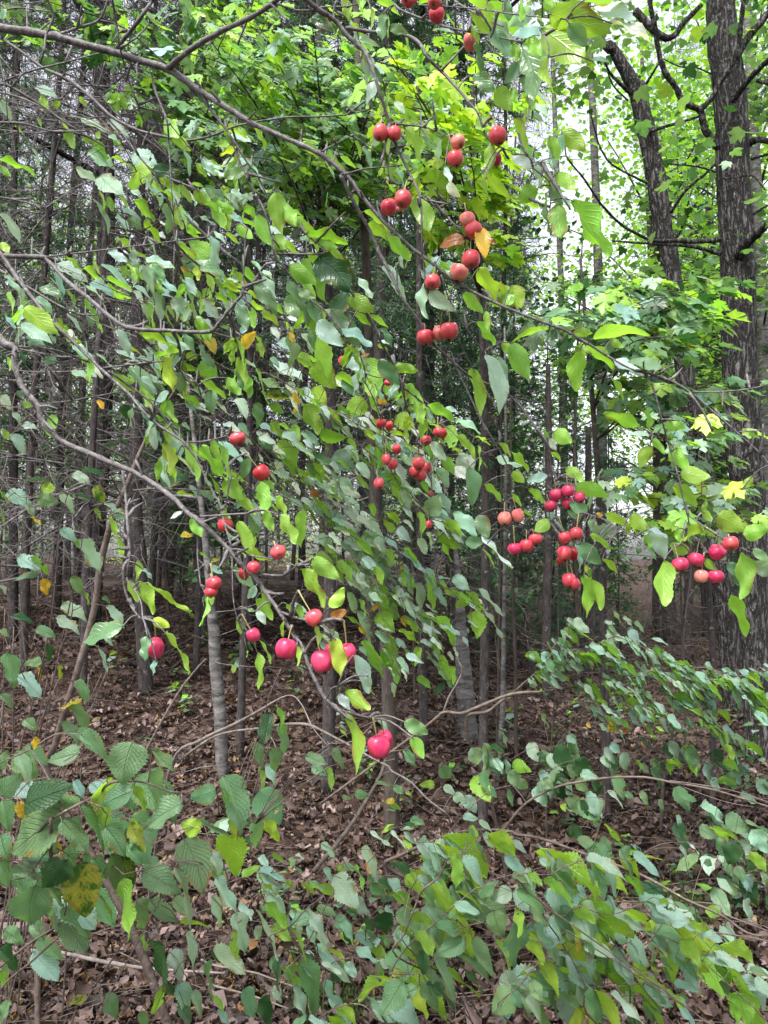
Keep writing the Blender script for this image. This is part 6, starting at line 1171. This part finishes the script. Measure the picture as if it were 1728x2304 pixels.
# background trunks at right, seen between the crowns
for px, d, w, lab in ((1345, 12.5, .16, "pale smooth trunk far back, seen left of the leaning maple"), (1535, 11.5, .13, "broken grey snag standing behind between the two dark maples"), (1715, 12, .2, "pale birch trunk at the very right edge behind the big maple"), (1470, 15, .14, "far thin trunk under the crossing maple limb"), (1260, 14, .13, "far grey trunk behind the pale sky gap")):
    x = (px - 864) / 1152 * TANV * d; b = np.array([x, d, 0.]); r_ = empty('broadleaf_tree', b, label=lab, cat='tree'); M = Mesh(); h = 5.2 if 'snag' in lab else 12
    tube(M, [(x, d, -.1), (x + .1, d, h * .4), (x - .05, d, h)], [w / 2 * 1.1, w / 2, w / 2 * .5], sides=10, sub=5, rough=.04); M.build('trunk', M_BIRCH if 'birch' in lab or 'pale' in lab else M_SPRB, r_, origin=b)
    if 'snag' not in lab:
        M = Mesh(); clump_leaves(M, [(x + rng.normal(0, 1.2), d + rng.normal(0, 1.2), U(3.5, 11)) for _ in range(34)], 34, .5, .12, 'gmgm'); M.build('crown', M_FAR, r_, origin=b)

# dark leaning pole, crossing poles and fallen branches
def stick(name, label, cat, path, d0, d1, mat, ground=True, sides=9):
    a = parse(path); L = np.concatenate([[0], np.cumsum(np.hypot(*np.diff(a[:, :2], axis=0).T))]); d = d0 + (d1 - d0) * L / L[-1]
    pts = np.array([P(x, y, q) for (x, y, _), q in zip(a, d)]); rad = [pxm(w, q) / 2 for (*_, w), q in zip(a, d)]
    if ground: pts[:, 2] = np.maximum(pts[:, 2], [float(gh(p[0], p[1])) + r for p, r in zip(pts, rad)])
    f = pts[0].copy(); M = Mesh(); tube(M, pts, rad, sides=sides, sub=6, rough=.08, knob=.1)
    o = M.build(name, mat, origin=f); o.location = tuple(f); return tag(o, label, cat)
stick('fallen_pole', "dark dead pole leaning up from the litter, left of the dark slender trunk", 'dead branch', "K:370,670,30 440,590,28 520,500,27 600,390,26 680,270,26 750,150,24 820,10,22 H:860,1500,18", 3.6, 4.2, M_DARKST)
stick('fallen_branch', "long dead branch lying on the litter in the lower left", 'dead branch', "J:200,1185,22 400,1200,24 700,1260,24 960,1300,20 K:-200,1330,14", 2.75, 2.7, M_PALE)
stick('dead_stem', "upright broken dead stem in the bottom left corner", 'dead branch', "J:245,1700,34 240,1500,32 235,1330,30 190,1200,24 185,1150,18", 2.0, 2.05, M_STEM, ground=False)
stick('fallen_branch', "crooked bare branch rising right from the litter in front of the pale birch", 'dead branch', "K:420,230,16 H:1100,1390,18 1210,1300,19 1330,1305,20 1450,1260,22 1659,1180,20 I:190,1165,12", 3.6, 3.4, M_STEM, ground=False)
stick('bare_twig', "bent thin twig rising from the crooked bare branch in the middle", 'twig', "H:1215,1300,14 1250,1200,12 1335,1040,11 1300,940,9 1290,820,6", 3.5, 3.4, M_PALE, ground=False)
stick('fallen_branch', "thin slanting dead branch left of the white patched birch", 'dead branch', "G:940,1560,16 1050,1350,15 1170,1150,14 1280,1010,13 1340,950,9", 3.2, 3.3, M_STEM, ground=False)
stick('fallen_branch', "dead branch lying across the litter at bottom left of the centre", 'dead branch', "J:1300,1240,12 1400,1280,13 1659,1330,12 K:300,1440,10", 2.7, 2.7, M_PALE)
stick('bare_twig', "pale dead twig lying in the bottom litter below the slim leaves", 'twig', "J:1340,1400,14 1500,1440,14 K:20,1490,12 210,1560,9", 2.6, 2.6, M_PALE)
# dry upright stalks at the left edge
st0 = None
for k in range(26):
    x = -1.22 + rng.normal(0, .13); y = 2.35 + rng.uniform(-.25, .35); h = rng.uniform(.7, 1.5); M = Mesh(); lean = rng.normal(.14, .08)
    M_ = [(0, 0, 0), (lean * .35, 0, h * .5), (lean + rng.normal(0, .03), rng.normal(0, .05), h)]
    if k < 5:
        tube(M, M_, [.0035, .003, .0015], sides=5, sub=6, rough=.4)
        for j in range(5):
            zz = rng.uniform(.45, .95); c = np.array([lean * zz, 0, h * zz]); v = nrm(np.array([rng.normal(0, .6), rng.normal(0, .4), .7])) * .08; segs(M, [c], [c + v], .0015, .0008)
        o = M.build('dry_stalk', M_STEM); st0 = (st0 or []) + [o]
    else: o = st0[k % 5].copy(); COL.objects.link(o); o.rotation_euler = (0, 0, rng.uniform(-.6, .6))
    o.location = (x, y, float(gh(x, y))); tag(o, "thin dry brown stalk, one of the upright tuft at the left edge", 'dry stalk', 'dry stalks at the left edge')

rng = np.random.default_rng(36)
# ------------------------------------------------------------------ small seedlings
def seedling(seed):
    root = empty('seedling', (0, 0, 0), cat='seedling', group='green seedlings on the forest floor'); g = np.random.default_rng(seed); M = Mesh(); h = g.uniform(.12, .4)
    tube(M, [(0, 0, 0), (.02, .01, h * .5), (g.normal(0, .05), g.normal(0, .05), h)], [.002, .0017, .001], sides=4, sub=3); M.build('stem', M_DARKST, root)
    n = 9; a = g.uniform(0, 6.28, n); z = g.uniform(.3, 1, n) * h; B = np.stack([.02 * np.cos(a), .02 * np.sin(a), z], -1); T = B + np.stack([np.cos(a), np.sin(a), g.normal(-.2, .3, n)], -1) * .06
    F = Mesh(); leaves(F, B, T, np.tile([0, 0, 1.0], (n, 1)) + g.normal(0, .3, (n, 3)), .02, shade([('m', 'd', 'b', 'g')[i % 4] for i in range(n)]), 'h', rows=6); F.build('foliage', M_HAZEL, root); return root
seeds = [seedling(i) for i in range(5)]
for k in range(70):
    y = 2.8 + 7 * rng.random() ** 1.2; px = rng.uniform(250, 1750); x = (px - 864) / 1152 * TANV * y; o = seeds[k % 5] if k < 5 else copy_tree(seeds[k % 5])
    o.location = (x, y, float(gh(x, y))); o.rotation_euler = (0, 0, rng.uniform(0, 6.28)); s = rng.uniform(.7, 1.5); o.scale = (s, s, s); o['label'] = "small green seedling with a few leaves on the brown forest floor"

rng = np.random.default_rng(37)
# ------------------------------------------------------------------ leafy understory between the spruces
def understory(seed):
    g = np.random.default_rng(seed + 40); root = empty('understory_sapling', (0, 0, 0), cat='sapling', group='leafy saplings between the spruces'); M = Mesh(); F = Mesh(); H = 4.2
    q = tube(M, [(0, 0, -.05), (.1, 0, H * .5), (.05, .1, H)], [.022, .015, .005], sides=6, sub=8, rough=.1); C = []
    for k in range(22):
        a = g.uniform(0, 6.28); z = g.uniform(.8, H); l = g.uniform(.4, 1.1); A = q[np.argmin(np.abs(q[:, 2] - z))]; E = A + np.array([math.cos(a) * l, math.sin(a) * l, g.uniform(-.1, .25)])
        tube(M, [A, (A + E) / 2 + np.array([0, 0, .05]), E], [.006, .004, .0015], sides=4, sub=3, rough=.3)
        for f in (.35, .6, .8, 1): C.append(A + (E - A) * f)
    M.build('trunk', M_DARKST, root); clump_leaves(F, C, 9, .11, .075, 'mddd', flat=.5, v=.25); F.build('crown', M_FAR, root); return root
US = [understory(i) for i in range(4)]
for k in range(20):
    d = rng.uniform(6.0, 11); px = rng.uniform(-80, 1000) if k < 14 else rng.uniform(1000, 1700); x = (px - 864) / 1152 * TANV * d
    if k >= 14: d = rng.uniform(8, 12)
    o = US[k] if k < 4 else copy_tree(US[k % 4]); o.location = (x, d, float(gh(x, d))); s = rng.uniform(.6, 1.2); o.scale = (s, s, s); o.rotation_euler = (0, 0, rng.uniform(0, 6.28))
    o['label'] = "slender sapling with small dull green leaves in the gloom between the spruces"

# ------------------------------------------------------------------ broadleaf trees beyond, closing the view and the canopy
def broadleaf(seed, H, R_, nclump, per, cols, size=.13, z0=.28):
    root = empty('broadleaf_tree', (0, 0, 0), cat='tree', group='far broadleaf trees'); M = Mesh(); T = [(0, 0, -.1), (.1, 0, H * .4), (0, .1, H * .8)]
    q = tube(M, T, [.13, .1, .05], sides=9, sub=6, rough=.05); C = []
    for _ in range(nclump):
        a = rng.uniform(0, 6.28); f = rng.uniform(z0, 1); rr = R_ * math.sin(min(1, (f - z0 + .12) / (1 - z0 + .12)) * 3.0) ** .6 * rng.uniform(.35, 1); C.append((rr * math.cos(a), rr * math.sin(a), f * H))
    for c in C[::2]:
        j = q[np.argmin(np.abs(q[:, 2] - c[2] * .8))]; tube(M, [j, (j + c) / 2 + np.array([0, 0, .1]), c], [.035, .02, .008], sides=4, sub=3, rough=.2)
    M.build('trunk', M_SPRB, root); F = Mesh(); clump_leaves(F, C, per, .55, size, cols, flat=.4); F.build('crown', M_FAR, root); return root
rng = np.random.default_rng(38)
# two maples added to shade the wood, their crowns kept above the frame
for (x, y, lab) in ((-2.9, 7.6, "tall dark maple trunk added deep at the left, its unseen crown shading the wood"), (.45, 9.6, "tall dark maple trunk added behind the middle of the stand, its unseen crown shading the wood")):
    b = np.array([x, y, float(gh(x, y))]); r_ = empty('maple_tree', b, label=lab, cat='tree'); M = Mesh()
    q = tube(M, [b - np.array([0, 0, .1]), b + np.array([.1, 0, 4]), b + np.array([0, -.4, 8]), b + np.array([0, -.8, 12])], [.11, .09, .07, .03], sides=12, sub=6, rough=.03); C = []
    while len(C) < 48:
        c = np.array([x + rng.normal(0, 2.8), y - 1.2 + rng.normal(0, 2.2), rng.uniform(5.6, 12)])
        if c[1] > 2.8 and c[2] > 2.6 + .80 * c[1]: C.append(c)
    for c in C[::3]:
        j = q[np.argmin(np.abs(q[:, 2] - c[2] * .85))]; tube(M, [j, (j + c) / 2 + np.array([0, 0, .2]), c], [.03, .018, .006], sides=5, sub=3, rough=.2)
    M.build('trunk', M_MAPB, r_, origin=b); F = Mesh(); clump_leaves(F, C, 55, .5, .13, 'gmmg', flat=.4); F.build('crown', M_FAR, r_, origin=b)
BR = [broadleaf(1, 11, 2.6, 75, 60, 'ggmg'), broadleaf(2, 13, 3.0, 90, 60, 'gmmg'), broadleaf(3, 8, 2.2, 50, 50, 'gggl', z0=.08)]
k = 0; used = set()
for (px, d, v, s) in [(1500, 14, 0, 1), (1700, 13, 1, .9), (1620, 19, 0, 1.2), (1420, 21, 1, 1.2), (740, 19, 0, 1), (930, 22, 1, 1.1), (400, 24, 1, .8), (1100, 20, 0, 1.0), (150, 24, 1, .8), (1850, 16, 1, 1), (-60, 20, 0, 1.2)] + [(-300 + i * 118 + U(-50, 50), U(27, 40), int(rng.integers(0, 3)), U(.9, 1.4)) for i in range(22) if i % 5 not in (1, 3)] + [(-200 + i * 265 + U(-60, 60), U(42, 60), int(rng.integers(0, 3)), U(.7, 1.0)) for i in range(9)]:
    if 1190 < px < 1460 and 11 < d < 45: continue
    x = (px - 864) / 1152 * TANV * d; o = BR[v] if v not in used else copy_tree(BR[v])
    used.add(v); o.location = (x, d, 0); s = min(s, .62) if (1180 < px < 1480 and d < 26) else s; o.scale = (s, s, s); o.rotation_euler = (0, 0, U(0, 6.28)); o['label'] = "leafy green broadleaf tree far behind, showing between the trunks"; k += 1
